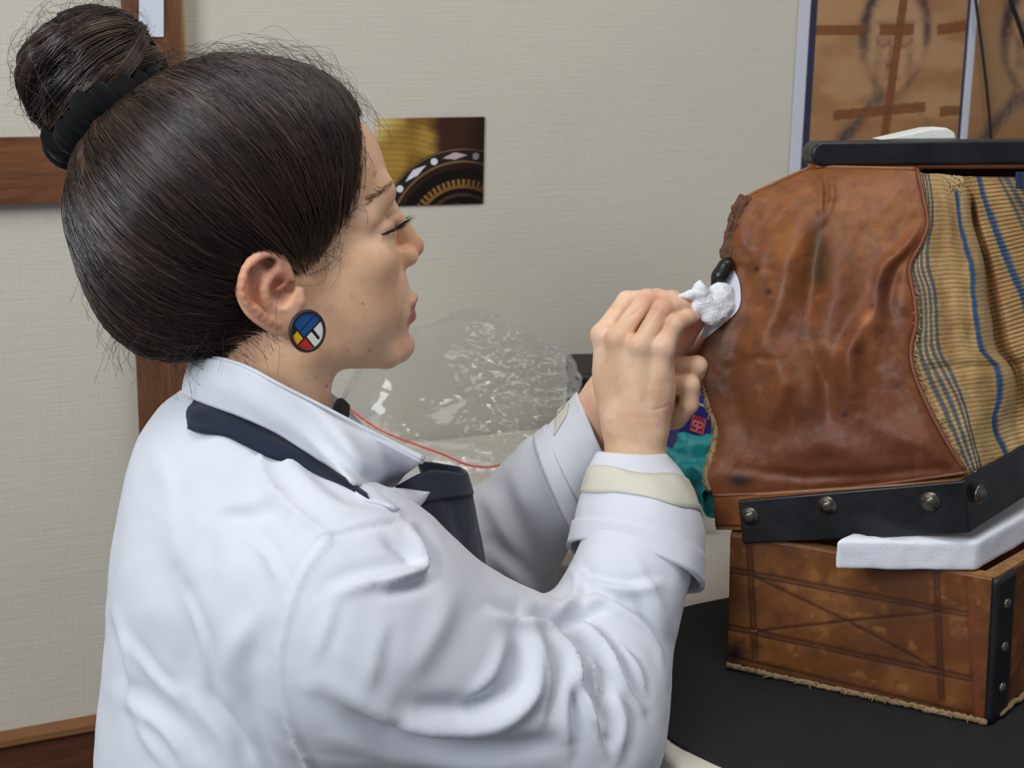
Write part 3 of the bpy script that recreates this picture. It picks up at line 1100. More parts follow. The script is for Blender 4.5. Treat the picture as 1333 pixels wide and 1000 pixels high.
if np.dot(normals(V, F)[NU * NV // 2], V[NU * NV // 2] - CAM) > 0:
    F = F[:, ::-1]
Vback = V.copy()
w_in = np.array([0.10, 0.99, 0.0]) / np.linalg.norm([0.10, 0.99, 0])
depth_b = 0.13 * (1 - 0.0 * v)
V0 = base3 + w_in * 0.10
nfr = len(V)
e = {}
for f in F:
    for k in range(4):
        e[(int(f[k]), int(f[(k + 1) % 4]))] = 1
side = np.array([(b, a, a + nfr, b + nfr) for (a, b) in e if (b, a) not in e])
# the left edge of the skin turns in and back
back_off = w_in[None] * 0.09 + RGT[None] * (0.03 * (1 - u))[:, None]
W2 = np.vstack([V, base3 + back_off])
leather = mesh('leather_skin', W2, np.vstack([F, F[:, ::-1] + nfr, side]), M_BAGLEATHER, bel, col=np.vstack([C, C * 0.8]))
LEATHER_V, LEATHER_PX = V.reshape(NU, NV, 3), None
# piping along the right seam, and top hem
ed = LEATHER_V[-1]
V2, F2 = tube(ed[::3] + np.array([0.0006, -0.0012, 0]), 0.0019, 8)
o = fix_normals(mesh('seam_piping', V2, F2, M_PIPING, leather))
ed = LEATHER_V[:, 0]
hem = np.vstack([LEATHER_V[0, 45::-1][::2], ed[::4]])
V2, F2 = tube(spline(hem, 70) + np.array([0, -0.0005, 0.0]), 0.0017, 8)
o = fix_normals(mesh('top_hem', V2, F2, material('hem_leather', rgb(142, 86, 44), 0.5, var=0.25, vscale=120, bump=0.3, bscale=300), leather))
# bottom hem line
V2, F2 = tube(LEATHER_V[::3, -1] + np.array([0, -0.001, 0.001]), 0.0016, 8)
fix_normals(mesh('bottom_hem', V2, F2, M_PIPING, leather))
# crusty brown edge on the upper left and stringy torn edge on the lower left
rs = np.random.RandomState(5)
_ey = project(LEATHER_V[0])[1]
ee = LEATHER_V[0][(_ey > 256) & (_ey < 356)]
cr = ee + np.column_stack([rs.uniform(-0.002, 0.001, len(ee)), rs.uniform(-0.002, 0.002, len(ee)), rs.uniform(-0.0015, 0.0015, len(ee))])
parts = []
for o_, r_ in (((-0.0015, 0, 0), 0.0042), ((0.0030, -0.002, 0), 0.0034)):
    v_, f_ = tube(spline(ee[::4] + np.array(o_), 90), r_, 16)
    cen_ = np.repeat(spline(ee[::4] + np.array(o_), 90), 16, axis=0)
    v_ = v_ + (v_ - cen_) * (0.55 * fbm(v_, 130, 4, 3))[:, None]
    parts.append((v_, f_))
V2, F2 = join(parts)
o = fix_normals(mesh('torn_edge', V2, F2, material('crusty_edge', rgb(98, 68, 48), 0.9, var=0.35, vscale=200, bump=0.9, bscale=350), leather))
o['label'] = 'crusty torn brown leather edge'
ee = LEATHER_V[0, 100:148]
parts = [tube(ee + np.array([-0.0005, 0.002, 0]), 0.0028, 7)]
for k in range(120):
    i = rs.randint(0, len(ee) - 4)
    p = ee[i] + np.array([rs.uniform(-0.004, 0.001), rs.uniform(-0.002, 0.004), 0])
    q2 = ee[i + rs.randint(1, 4)] + np.array([rs.uniform(-0.005, 0.001), rs.uniform(-0.002, 0.004), 0])
    parts.append(tube(spline([p, (p + q2) / 2 + rs.uniform(-0.002, 0.002, 3), q2], 6), 0.00045, 4))
V2, F2 = join(parts)
o = fix_normals(mesh('stringy_edge', V2, F2, M_FRAY, leather)); o['label'] = 'stringy torn edge of the leather'

# ---- striped canvas on the side
cols = [
    (0.00, [(1188, 222), (1196, 255), (1202, 290), (1193, 318), (1178, 348), (1184, 385), (1187, 420), (1180, 455), (1186, 490), (1208, 540), (1230, 580), (1254, 618)]),
    (0.16, [(1204, 226), (1208, 255), (1207, 290), (1200, 318), (1199, 348), (1209, 380), (1211, 420), (1213, 455), (1228, 485), (1248, 525), (1262, 570), (1273, 612)]),
    (0.36, [(1222, 226), (1230, 255), (1236, 290), (1236, 318), (1240, 348), (1244, 385), (1248, 420), (1254, 455), (1268, 480), (1276, 525), (1282, 570), (1294, 606)]),
    (0.50, [(1240, 228), (1245, 255), (1249, 290), (1257, 322), (1265, 348), (1267, 385), (1271, 420), (1278, 455), (1298, 480), (1301, 515), (1293, 555), (1314, 600)]),
    (0.62, [(1256, 230), (1266, 255), (1270, 290), (1280, 322), (1286, 348), (1290, 385), (1296, 420), (1302, 455), (1322, 480), (1328, 515), (1326, 555), (1340, 594)]),
    (0.76, [(1272, 230), (1279, 258), (1290, 290), (1302, 322), (1314, 352), (1330, 385), (1340, 420), (1350, 455), (1362, 480), (1370, 515), (1372, 555), (1378, 585)]),
    (0.88, [(1302, 230), (1318, 258), (1334, 290), (1350, 322), (1362, 352), (1372, 385), (1382, 420), (1392, 455), (1400, 480), (1408, 515), (1412, 555), (1416, 572)]),
    (1.00, [(1360, 230), (1380, 258), (1392, 290), (1402, 322), (1412, 352), (1422, 385), (1432, 420), (1442, 455), (1450, 480), (1456, 515), (1460, 540), (1464, 555)])]
NU, NV = 220, 260
S = np.linspace(0, 1, NU)
keys = np.array([k for k, _ in cols])
cur = np.array([spline(p, NV) for _, p in cols])
GX = np.array([[np.interp(s, keys, cur[:, j, 0]) for j in range(NV)] for s in S])
GY = np.array([[np.interp(s, keys, cur[:, j, 1]) for j in range(NV)] for s in S])
ss = (S[:, None] * np.ones((1, NV))).ravel(); vv = (np.linspace(0, 1, NV)[None] * np.ones((NU, 1))).ravel()
x = GX.ravel(); y = GY.ravel()
dl = 0.958 * (1 - vv ** 0.8) + (dB + 0.006) * vv ** 0.8
dd = dl + 0.10 * ss ** 1.15 * (0.45 + 0.55 * vv)
dd -= 0.018 * np.sin(np.pi * np.clip(ss / 0.60, 0, 1)) * np.sin(np.pi * np.clip(vv, 0, 1)) ** 0.5          # first billow
dd += 0.022 * np.exp(-((ss - 0.615) / 0.03) ** 2) * sstep(0.02, 0.15, vv) * sstep(1.0, 0.7, vv)             # deep crease
dd -= 0.012 * np.exp(-((ss - 0.53) / 0.06) ** 2) * np.sin(np.pi * vv)
dd += 0.006 * np.exp(-((ss - 0.30) / 0.07) ** 2) * np.sin(np.pi * np.clip(vv * 1.2, 0, 1))
dd += 0.004 * np.exp(-((vv - 0.64 - 0.06 * ss) / 0.02) ** 2) * (ss > 0.1)                                   # horizontal nip
pz = PA(x, y, dd)
dd += 0.0016 * fbm(pz, 50, 3, 3)
rib = np.sin(vv * 2 * np.pi * 66 + 3.0 * ss + 1.2 * np.sin(ss * 9) + 0.8 * noise3(pz, 60, 4))
dd -= 0.0009 * rib * (0.35 + 0.65 * sstep(0.5, 0.62, ss))
V = PA(x, y, dd)
nn = fbm(pz, 200, 2, 8)
c = mixc((190, 158, 108), (164, 130, 84), sstep(-0.6, 0.7, fbm(pz, 25, 3, 6)))
c = mixc(c, (120, 92, 58), sstep(-0.2, -1.0, rib) * 0.55)
for c0, w in ((0.085, 0.014), (0.125, 0.012), (0.165, 0.012), (0.205, 0.014)):
    c = mixc(c, (74, 84, 92), np.exp(-((ss - c0 - 0.003 * nn) / w) ** 4) * 0.9)
c = mixc(c, (44, 76, 116), np.exp(-((ss - 0.50 - 0.004 * nn) / 0.020) ** 4) * 0.95)
c = mixc(c, (196, 170, 128), np.exp(-((ss - 0.56) / 0.03) ** 4) * 0.6)
c = mixc(c, (52, 80, 112), np.exp(-((ss - 0.765 - 0.003 * nn) / 0.016) ** 4) * 0.95)
for c0 in (0.87, 0.895, 0.92, 0.945):
    c = mixc(c, (82, 92, 96), np.exp(-((ss - c0) / 0.008) ** 4) * 0.85)
c = mixc(c, (150, 84, 60), np.exp(-((ss - 0.66) / 0.006) ** 4) * 0.4)
F = grid_faces(NU, NV)
if np.dot(normals(V, F)[NV * 40 + 100], V[NV * 40 + 100] - CAM) > 0:
    F = F[:, ::-1]
W2, F2 = shell(V, F, 0.002)
canvas = mesh('striped_canvas', W2, F2, M_FABRIC, bel, col=np.vstack([lin(c)] * 2))
canvas['label'] = 'tan ribbed canvas with blue stripes'
CANV = V.reshape(NU, NV, 3)
# frayed threads along the seam and at the top of the canvas
rs = np.random.RandomState(9)
parts = []
for k in range(150):
    j = rs.randint(int(NV * 0.35), NV - 8)
    p = CANV[2, j] + np.array([rs.uniform(-0.001, 0.002), -0.003, 0])
    q2 = CANV[rs.randint(1, 14), min(NV - 1, j + rs.randint(3, 12))] + np.array([rs.uniform(-0.003, 0.003), rs.uniform(-0.006, -0.002), 0])
    parts.append(tube(spline([p, (p + q2) / 2 + rs.uniform(-0.002, 0.002, 3) + [0, -0.001, 0], q2], 6), 0.0004, 4))
for k in range(45):
    p = P(rs.uniform(1224, 1252), rs.uniform(228, 236), 0.935)
    q2 = P(rs.uniform(1236, 1256), rs.uniform(238, 252), 0.93)
    parts.append(tube(spline([p, (p + q2) / 2 + rs.uniform(-0.003, 0.003, 3), q2], 6), 0.0005, 4))
V2, F2 = join(parts)
o = fix_normals(mesh('loose_threads', V2, F2, material('tan_thread', rgb(196, 166, 116), 0.9), canvas)); o['kind'] = 'stuff'
# dark brown slab filling the gap, and a blue scrap, behind the canvas top
q = [P(1200, 214, 1.02), P(1400, 214, 1.02), P(1400, 300, 1.03), P(1200, 300, 1.03)]
V, F = slab(q, (0, 0.05, 0))
fix_normals(mesh('gap_fill', V, F, material('dark_gap_fill', rgb(58, 36, 26), 0.9, var=0.2, vscale=80), bel, smooth=False))
gx, gy = np.meshgrid(np.linspace(0, 1, 16), np.linspace(0, 1, 12), indexing='ij'); gx = gx.ravel(); gy = gy.ravel()
V = PA(1322 + 60 * gx, 224 + 22 * gy, 0.975 + 0.006 * np.sin(gx * 9) * (1 - 0.5 * gy))
F = grid_faces(16, 12)
W2, F2 = shell(V, F, 0.001)
o = fix_normals(mesh('cloth_scrap', W2, F2, material('blue_cloth', rgb(34, 52, 80), 0.9, var=0.1), bel)); o['label'] = 'blue cloth scrap inside the bellows top'

# ---- black wooden bar on top with rounded end
tx = np.array([1.0, 0.06, 0.0]); tx /= np.linalg.norm(tx)
p0 = P(1057, 202, 0.975); 
zt_, zb_ = P(1120, 185, 0.975)[2], P(1120, 217, 0.975)[2]
hgt = zt_ - zb_
prof = []
for a in np.linspace(90, 270, 15):
    prof.append((hgt / 2 + hgt / 2 * math.cos(math.radians(a)), (zt_ + zb_) / 2 + hgt / 2 * math.sin(math.radians(a))))
L = 0.26
pts2 = [(L, zt_ + 0.002)] + [(0.10, zt_ - 0.0008), (0.16, zt_ + 0.0), (0.05, zt_)][0:0] + prof + [(L, zb_ + 0.002)]
p3 = [np.array([p0[0], p0[1], 0]) + tx * s + np.array([0, 0, z]) for s, z in pts2]
V, F = slab(p3, np.array([-0.06, 1.0, 0]) * 0.03)
bar = fix_normals(mesh('top_bar', V, F, M_BLACKWOOD, bel, smooth=True, angle=35))
bevel(bar, 0.0025, 3); bar['label'] = 'black wooden bar with rounded end'
# thin worn strip of leather tucked along the bar's lower edge
hp = [p0 + tx * s + np.array([0, 0.004, 0]) for s in np.linspace(0.004, 0.20, 30)]
hp = [np.array([p[0], p[1], zb_ - 0.0008]) for p in hp]
V, F = tube(np.array(hp), 0.0022, 8)
fix_normals(mesh('bar_hem', V, F, M_PIPING, bar))

# ------------------------------------------------------------------ foam prop and plaster wedge
M_FOAM = material('white_foam', rgb(236, 239, 246), rough=0.85, var=0.03, vscale=260, bump=0.22, bscale=600, spec=0.2)
f0 = fp(1086, 742, 0.004); f1 = fp(1268, 744, 0.004)
zA, zB = fp(1084, 706, 0.004)[2], fp(1086, 742, 0.004)[2]
NX, NYY = 60, 44


def rounded_slab(p0, ex, ey, ez, r, n=(40, 24, 10), rough=0.0006, seed=0):
    """block with rounded edges: p0 corner, ex/ey/ez full edge vectors"""
    L = [np.linalg.norm(e) for e in (ex, ey, ez)]
    U = [np.asarray(e) / l for e, l in zip((ex, ey, ez), L)]
    bm = bmesh.new()
    bmesh.ops.create_cube(bm, size=1.0)
    bmesh.ops.bevel(bm, geom=bm.edges[:], offset=0.0001, segments=1, affect='EDGES')
    bm.free()
    Vs, Fs = [], []
    o_ = 0
    for ax in range(3):
        a, b = (ax + 1) % 3, (ax + 2) % 3
        for sgn in (0, 1):
            na, nb = n[a], n[b]
            ga, gb = np.meshgrid(np.linspace(0, 1, na), np.linspace(0, 1, nb), indexing='ij')
            q = np.zeros((na * nb, 3)); q[:, a] = ga.ravel() * L[a]; q[:, b] = gb.ravel() * L[b]; q[:, ax] = sgn * L[ax]
            lo = np.full(3, r); hi = np.array(L) - r
            cl = np.clip(q, lo, hi); dv = q - cl
            q = cl + dv / (np.linalg.norm(dv, axis=1, keepdims=True) + 1e-12) * r
            f = grid_faces(na, nb)
            if sgn == 0:
                f = f[:, ::-1]
            Vs.append(q); Fs.append(f + o_); o_ += len(q)
    Q = np.vstack(Vs); Fm = np.vstack(Fs)
    Wd = np.asarray(p0) + Q[:, :1] * U[0] + Q[:, 1:2] * U[1] + Q[:, 2:] * U[2]
    Wd = Wd + rough * np.stack([fbm(Wd, 70, 3, seed + k) for k in range(3)], -1)
    return Wd, Fm


def weld(o, dist=0.0003):
    bm = bmesh.new(); bm.from_mesh(o.data)
    bmesh.ops.remove_doubles(bm, verts=bm.verts, dist=dist)
    bmesh.ops.recalc_face_normals(bm, faces=bm.faces)
    bm.to_mesh(o.data); bm.free()
    return o


ztop = BZ + BOXH + 0.0012
fo0 = on_z(1086, 742, ztop); fo1 = on_z(1271, 744, ztop)
exv = fo1 - fo0
V, F = rounded_slab(fo0, exv, t2 * 0.16, np.array([0, 0, 0.024]), 0.003, rough=0.0005, seed=3)
_s0, _s1 = fr1[0], fr1[1]
_dir = _s1 - _s0; _L2 = _dir[0] ** 2 + _dir[1] ** 2
_t = ((V[:, 0] - _s0[0]) * _dir[0] + (V[:, 1] - _s0[1]) * _dir[1]) / _L2
_lim = _s0[2] + _t * _dir[2] - 0.0008
_off = (V - bB) @ FACE_N
_w = sstep(0.020, 0.008, _off)
V[:, 2] = np.where(V[:, 2] > _lim, V[:, 2] * (1 - _w) + _lim * _w, V[:, 2])
V[:, 2] = np.maximum(V[:, 2], ztop)
o = weld(mesh('foam_block', V, F, M_FOAM, base=(fo0 + exv / 2)))
tag(o, 'white foam block wedged between wooden box and black lid strip', 'foam')
# white wedge lying on the top bar
w0 = P(1146, 187, 1.005); w1 = P(1246, 188, 1.005); w2 = P(1243, 172, 1.005); w3 = P(1232, 166, 1.005); w4 = P(1212, 167, 1.005)
zb2 = zt_ + 0.0006
pl = [np.array([w0[0], w0[1], zb2]), np.array([w1[0], w1[1], zb2]), w2, w3, w4]
V, F = slab(pl, (0, 0.03, 0))
o = fix_normals(mesh('paper_wedge', V, F, material('plaster_white', rgb(214, 216, 212), 0.9, var=0.08, vscale=60, bump=0.3, bscale=200), base=pl[0], smooth=True, angle=40))
bevel(o, 0.002, 2)
tag(o, 'white wedge of folded tissue lying on the black top bar', 'tissue')

# ================================================================== the woman
M_SKIN = material('skin', attr=True, rough=0.48, var=0.05, vscale=160, bump=0.05, bscale=1400, spec=0.42, sss=0.25, sss_r=(1.0, 0.35, 0.2))
PERSON_LOC = (-0.22, 0.86, 0.0)
person = thing('person', 'woman in a white lab coat and navy apron with dark hair bun, cleaning leather', 'person', PERSON_LOC)

# head frame (mm): x forward, y to her left, z up, origin between the ear canals
YAW, TIP = math.radians(20.0), math.radians(8.0)
HX = np.array([math.cos(YAW) * math.cos(TIP), math.sin(YAW) * math.cos(TIP), math.sin(TIP)])
HY = np.array([-math.sin(YAW), math.cos(YAW), 0.0])
HZ = np.cross(HX, HY)
HB = np.stack([HX, HY, HZ], 1)                       # columns
HT = P(378, 385, 0.82) + 0.072 * HY


def h2w(p):
    return HT + (np.asarray(p, float) * 0.001) @ HB.T


def w2h(p):
    return ((np.asarray(p, float) - HT) @ HB) * 1000.0


def hl(px, py, y=0.0):
    """head-frame point seen at pixel (px, py) on the plane y = const (mm)"""
    return w2h(on_plane(px, py, HT + HY * y * 0.001, HY))


def both(fn):
    for s in (-1, 1):
        fn(s)


HF = Field((-125, -92, -200), (135, 92, 165), 1.45)
f = HF
f.ell((-10, 0, 62), (100, 77, 90))
f.ell((46, 0, 74), (54, 63, 62), 20)
f.ell((42, 0, 0), (56, 57, 72), 22)                               # mid face
f.ell((70, 0, -28), (34, 36, 42), 18)                             # upper jaw
for s in (-1, 1):
    f.ell((66, s * 43, 8), (25, 20, 19), 18)                      # cheekbone
    f.ell((50, s * 40, -28), (34, 20, 36), 20)                    # cheek
    f.cap((4, s * 56, 5), (8, s * 49, -46), 15, 14, 16)           # ramus
    f.cap((8, s * 49, -46), (74, s * 22, -74), 14, 12, 16)        # jaw
    f.cap((88, s * 8, 58), (86, s * 34, 60), 12, 10, 14)          # brow
    f.cap((86, s * 34, 60), (70, s * 50, 44), 10, 8, 12)
f.ell((85, 0, -73), (19, 20, 17), 14)                             # chin
f.ell((80, 0, -42), (24, 29, 24), 12)                             # muzzle
for s in (-1, 1):
    f.ell((103, s * 33, 31), (18, 19, 12), 12, '-')               # orbit
    f.ell((79.5, s * 34.5, 27), (15.5, 16.0, 14.0), 7)              # lidded eye
# nose
f.chain([(93, 0, 52), (100, 0, 36), (108, 0, 20), (114.5, 0, 6)], [9.5, 8.0, 8.5, 10.0], 9, 4)
for s in (-1, 1):
    f.ell((104.5, s * 12.0, 0), (11, 7.5, 8.5), 5)
    f.ell((109, s * 8.0, -7.0), (6.5, 3.8, 5.0), 2.0, '-')
    f.cap((99, s * 21, 3), (98, s * 25, -8), 1.2, 1.0, 6, '-')   # fold beside the nose
# lips
up = [(92, -24, -43), (101, -13, -38.5), (106.0, -4, -35.5), (106.0, 4, -35.5), (101, 13, -38.5), (92, 24, -43)]
lo = [(92, -22, -45), (100.5, -10, -50.5), (102.5, 0, -51.5), (100.5, 10, -50.5), (92, 22, -45)]
f.chain(up, [2.5, 4.8, 5.2, 5.2, 4.8, 2.5], 5, 4)
f.chain(lo, [2.5, 5.2, 5.8, 5.2, 2.5], 5, 4)
f.chain([(88, -27, -44), (103, -12, -43.5), (111, 0, -43), (103, 12, -43.5), (88, 27, -44)], [1.6, 1.7, 1.7, 1.7, 1.6], 2.0, None, '-')
f.cap((104, 0, -14), (109, 0, -29), 2.5, 3.0, 5, '-')
f.ell((106, 0, -61), (7, 16, 5), 8, '-')
# neck
f.cap((-22, 0, -25), (-44, 0, -190), 52, 58, 26)
f.cap((6, -46, -30), (0, -34, -185), 15, 17, 22)                  # neck muscle
f.cap((6, 46, -30), (0, 34, -185), 15, 17, 22)
HV, HQ = f.surface(3)
HN = normals(HV, HQ)
# finer creases drawn along the near side and mirrored to the far side
LASH = [(496, 305), (503, 303), (511, 299), (519, 294), (526, 289), (531, 285)]
_mir = HV * np.array([1, 1, 1.0]); _mir[:, 1] = -np.abs(_mir[:, 1])
HPX, HPY, _hd = project(h2w(_mir))
_face = sstep(20, 40, HV[:, 0])
_g = np.zeros(len(HV))
for _p, _w, _a in ((LASH, 2.2, 1.3), ([(490, 296), (500, 288), (512, 280), (522, 274)], 2.6, 0.9), ([(500, 314), (510, 312), (522, 304)], 3.0, 0.5),
                   ([(525, 348), (519, 364), (516, 382)], 5.0, 0.45), ([(531, 398), (526, 395), (522, 391)], 2.5, 0.5)):
    _d, _t = seg2(HPX, HPY, spline(_p, 16))
    _g -= _a * np.exp(-(_d / _w) ** 2) * np.sin(np.pi * np.clip(_t, 0.06, 0.94)) ** 0.5
_d, _t = seg2(HPX, HPY, spline([(498, 297), (508, 291), (518, 285), (526, 280)], 16))
_g += 1.2 * np.exp(-(_d / 5.0) ** 2) * np.sin(np.pi * np.clip(_t, 0.04, 0.96))
HV = HV + HN * (_g * _face)[:, None]
HN = normals(HV, HQ)


def skin_colour(Vh, ear=False):
    p = Vh / 1000.0
    n1 = fbm(p, 35, 4, 2); n2 = fbm(p, 140, 3, 5)
    c = mixc((240, 198, 162), (230, 183, 146), sstep(-0.7, 0.8, n1))
    c = mixc(c, (212, 154, 122), sstep(0.3, 0.9, n2) * 0.25)
    X, Y, Z = Vh.T
    Ya = np.abs(Y)

    def blob(cx, cy, cz, r, col, a):
        nonlocal c
        w = np.exp(-(((X - cx) / r[0]) ** 2 + ((Ya - cy) / r[1]) ** 2 + ((Z - cz) / r[2]) ** 2))
        c = mixc(c, col, np.clip(w * a, 0, 1))
    blob(72, 44, -6, (30, 18, 22), (228, 168, 136), 0.5)
    blob(118, 0, 2, (14, 14, 12), (218, 140, 116), 0.7)
    blob(90, 30, 14, (14, 14, 6), (198, 150, 130), 0.5)          # under the eye
    blob(94, 33, 33, (12, 16, 5), (188, 140, 122), 0.5)           # lid
    blob(90, 0, -78, (20, 20, 14), (206, 146, 124), 0.4)
    blob(109, 8, -6.5, (6, 4, 4), (110, 50, 42), 0.9)                # dark red inside the nostril
    # lips
    lipm = np.exp(-((Z + 44 - np.where(Z > -44, 3.0, -4.6)) / np.where(Z > -44, 4.4, 5.0)) ** 4) * sstep(26, 20, Ya) * sstep(94, 98, X + Ya * 0.25)
    c = mixc(c, (176, 98, 96), np.clip(lipm, 0, 1) * 0.8)
    # moles
    for mx, my in ((476, 388), (455, 450), (483, 453), (380, 495), (428, 497)):
        q = hl(mx, my, -45)
        w = np.exp(-(((X - q[0] - (Y + 45) * 0.36) / 0.85) ** 2 + ((Z - q[2]) / 0.85) ** 2)) * (Y < -8)
        c = mixc(c, (130, 86, 66), np.clip(w * 0.75, 0, 1))
    return lin(c)


SKINC = skin_colour(HV)


# ---- ear
def ear_mesh():
    # outline traced on the near side; the rim stands off the head towards the back
    def e(cx, cy, lift=0.0):
        px, py = 300 + cx / 6.66, 320 + cy / 6.66
        q = hl(px, py, -74)
        y = -74 - np.clip((8 - q[0]) * 0.30, -2, 14) - lift
        return hl(px, py, y)
    E = Field(e(400, 400) + np.array([-48, -26, -50]), e(400, 400) + np.array([48, 34, 50]), 0.85)
    # bowl plate
    for cx, cy, rx, rz in ((300, 330, 22, 27), (330, 470, 18, 20), (420, 590, 15, 15), (300, 200, 15, 15)):
        E.ell(e(cx, cy) + np.array([0, 3.5, 0]), (rx, 5.0, rz), 6)
    E.ell(e(470, 640) + np.array([0, 1.5, 0]), (11, 5.0, 13), 6)                              # lobe
    E.cap(e(430, 330) + np.array([0, 14, 0]), e(380, 560) + np.array([4, 14, 0]), 14, 12, 6)    # root into the head
    helix = [e(470, 330, -1), e(420, 230, 1.0), e(390, 130, 2), e(330, 88, 3), e(235, 105, 4), e(155, 190, 4.5), e(112, 330, 4.5), (e(128, 450, 4)), e(195, 540, 3), e(285, 620, 2), e(390, 680, 1)]
    E.chain(spline(helix, 18), [3.0] * 2 + [4.3] * 10 + [3.8] * 3 + [3.2] * 3, 2.5, 2)
    # scapha and fossa hollows
    E.chain([e(300, 170, 6), e(215, 250, 7), e(190, 370, 7), e(215, 480, 6.5)], [4.5, 5.0, 5.0, 3.2], 3.0, 3, '-')
    E.ell(e(345, 175, 6), (6, 7, 5.5), 3, '-')
    anti = [e(405, 175, 1.5), e(365, 250, 2.5), e(300, 350, 3.0), e(310, 450, 3.0), e(390, 530, 2.5), e(470, 560, 2.0)]
    E.chain(spline(anti, 10), [2.4, 3.0, 3.6, 3.8, 3.6, 3.4, 3.2, 3.0, 2.8, 2.4], 3.0, 2)
    E.ell(e(440, 400, 5), (8.5, 9.5, 11), 3.5, '-')                                             # concha
    E.ell(e(515, 365, 0), (4.5, 9, 5.5), 2.5, '-')
    E.chain([e(600, 400, -1), e(590, 480, 0), e(560, 540, -0.5)], [3.8, 4.6, 4.0], 4, 3)       # tragus
    E.cap(e(470, 330, 0), e(400, 380, 0.5), 2.4, 1.6, 3)                                        # crus
    return E.surface(4)


EV, EQ = ear_mesh()
EARC = None


def ear_colour(Vh):
    p = Vh / 1000.0
    c = mixc((238, 190, 156), (224, 162, 132), sstep(-0.6, 0.7, fbm(p, 60, 3, 4)))
    q = hl(300 + 345 / 6.66, 320 + 165 / 6.66, -85)
    c = mixc(c, (168, 96, 90), np.exp(-(((Vh[:, 0] - q[0]) / 7) ** 2 + ((Vh[:, 2] - q[2]) / 6) ** 2)) * 0.5)
    q = hl(300 + 150 / 6.66, 320 + 350 / 6.66, -88)
    c = mixc(c, (214, 140, 112), np.exp(-(((Vh[:, 0] - q[0]) / 9) ** 2 + ((Vh[:, 2] - q[2]) / 22) ** 2)) * 0.5)
    return lin(c)


EC = ear_colour(EV)
EV2 = EV * np.array([1, -1, 1]); EQ2 = EQ[:, ::-1]
BODY_V = [h2w(HV), h2w(EV), h2w(EV2)]
BODY_F = [HQ, EQ, EQ2]
BODY_C = [SKINC, EC, EC]

# ================================================================== hair
from mathutils.bvhtree import BVHTree
M_HAIR = material('dark_brown_hair', attr=True, rough=0.33, spec=0.6)
M_HAIRBASE = material('hair_base', rgb(30, 24, 22), rough=0.6, var=0.3, vscale=120, bump=0.5, bscale=300, stretch=(1, 1, 1), spec=0.3)
M_VELVET = material('black_velvet', rgb(9, 9, 11), rough=0.85, sheen=0.12, bump=0.3, bscale=300, spec=0.2)

HR = Field((-160, -105, -75), (115, 105, 205), 2.6)
HR.ell((-28, 0, 78), (110, 88, 102))
HR.ell((34, 0, 96), (58, 72, 66), 24)
HR.ell((-72, 0, 14), (62, 70, 60), 26)
HR.ell((-48, 0, 58), (88, 90, 84), 20)
# face opening: polygon in the head's side view, cut away
FACE = [hl(476, 118, 0), hl(470, 142, 0), hl(462, 175, -20), hl(462, 215, -40), hl(452, 262, -56), hl(442, 310, -64), hl(430, 338, -68), hl(405, 350, -72), hl(384, 342, -74),
        hl(352, 330, -80), hl(326, 338, -86), hl(318, 385, -86), hl(332, 425, -80), hl(326, 458, -66), hl(290, 482, -56), hl(240, 520, -50)]
FP = np.array([(q[0], q[2]) for q in FACE] + [(-60, -160), (220, -160), (220, 150), (120, 150)])


def poly_sd(x, z, poly):
    """signed distance to a 2D polygon, negative inside"""
    d = None; ins = None
    n = len(poly)
    for i in range(n):
        a, b = poly[i], poly[(i + 1) % n]
        ex, ez = b[0] - a[0], b[1] - a[1]
        wx, wz = x - a[0], z - a[1]
        t = np.clip((wx * ex + wz * ez) / (ex * ex + ez * ez + 1e-9), 0, 1)
        q = (wx - t * ex) ** 2 + (wz - t * ez) ** 2
        d = q if d is None else np.minimum(d, q)
        c1 = (a[1] <= z) & (b[1] > z) & (ex * wz - ez * wx > 0)
        c2 = (a[1] > z) & (b[1] <= z) & (ex * wz - ez * wx < 0)
        w = c1.astype(int) - c2.astype(int)
        ins = w if ins is None else ins + w
    return np.where(ins != 0, -np.sqrt(d), np.sqrt(d))


_pc = w2h(P(170, 166, 0.885)); _pn = w2h(P(170 - 62, 166 - 78, 0.885)) - _pc; _pn = _pn / np.linalg.norm(_pn)
HR.apply(lambda x, y, z: -((x - _pc[0]) * _pn[0] + (y - _pc[1]) * _pn[1] + (z - _pc[2]) * _pn[2]), HR.lo - 9, HR.lo + HR.h * HR.n + 9, 16.0, '-')
HAIR_SOLID = HR.F.copy()
HR.apply(lambda x, y, z: poly_sd(x + 0 * z, z + 0 * x, FP) + 0 * y, HR.lo - 9, HR.lo + HR.h * HR.n + 9, 9.0, '-')
RV, RQ = HR.surface(2)
hn = normals(RV, RQ)
RV = RV + hn * (1.1 * fbm(RV / 1000.0, 40, 3, 3))[:, None] - hn * 1.0
hair_root = mesh('hair', h2w(RV), RQ, M_HAIRBASE, person)
hair_root['label'] = 'dark brown hair pulled up to a bun'


def sample(Fl, arr, p):
    q = (p - Fl.lo) / Fl.h
    q = np.clip(q, 0, np.array(Fl.n) - 1.001)
    i = q.astype(int); fr = q - i
    r = 0
    for dx in (0, 1):
        for dy in (0, 1):
            for dz in (0, 1):
                w = (fr[:, 0] if dx else 1 - fr[:, 0]) * (fr[:, 1] if dy else 1 - fr[:, 1]) * (fr[:, 2] if dz else 1 - fr[:, 2])
                r = r + w * arr[i[:, 0] + dx, i[:, 1] + dy, i[:, 2] + dz]
    return r


HC = np.array([-28.0, 0, 72.0])


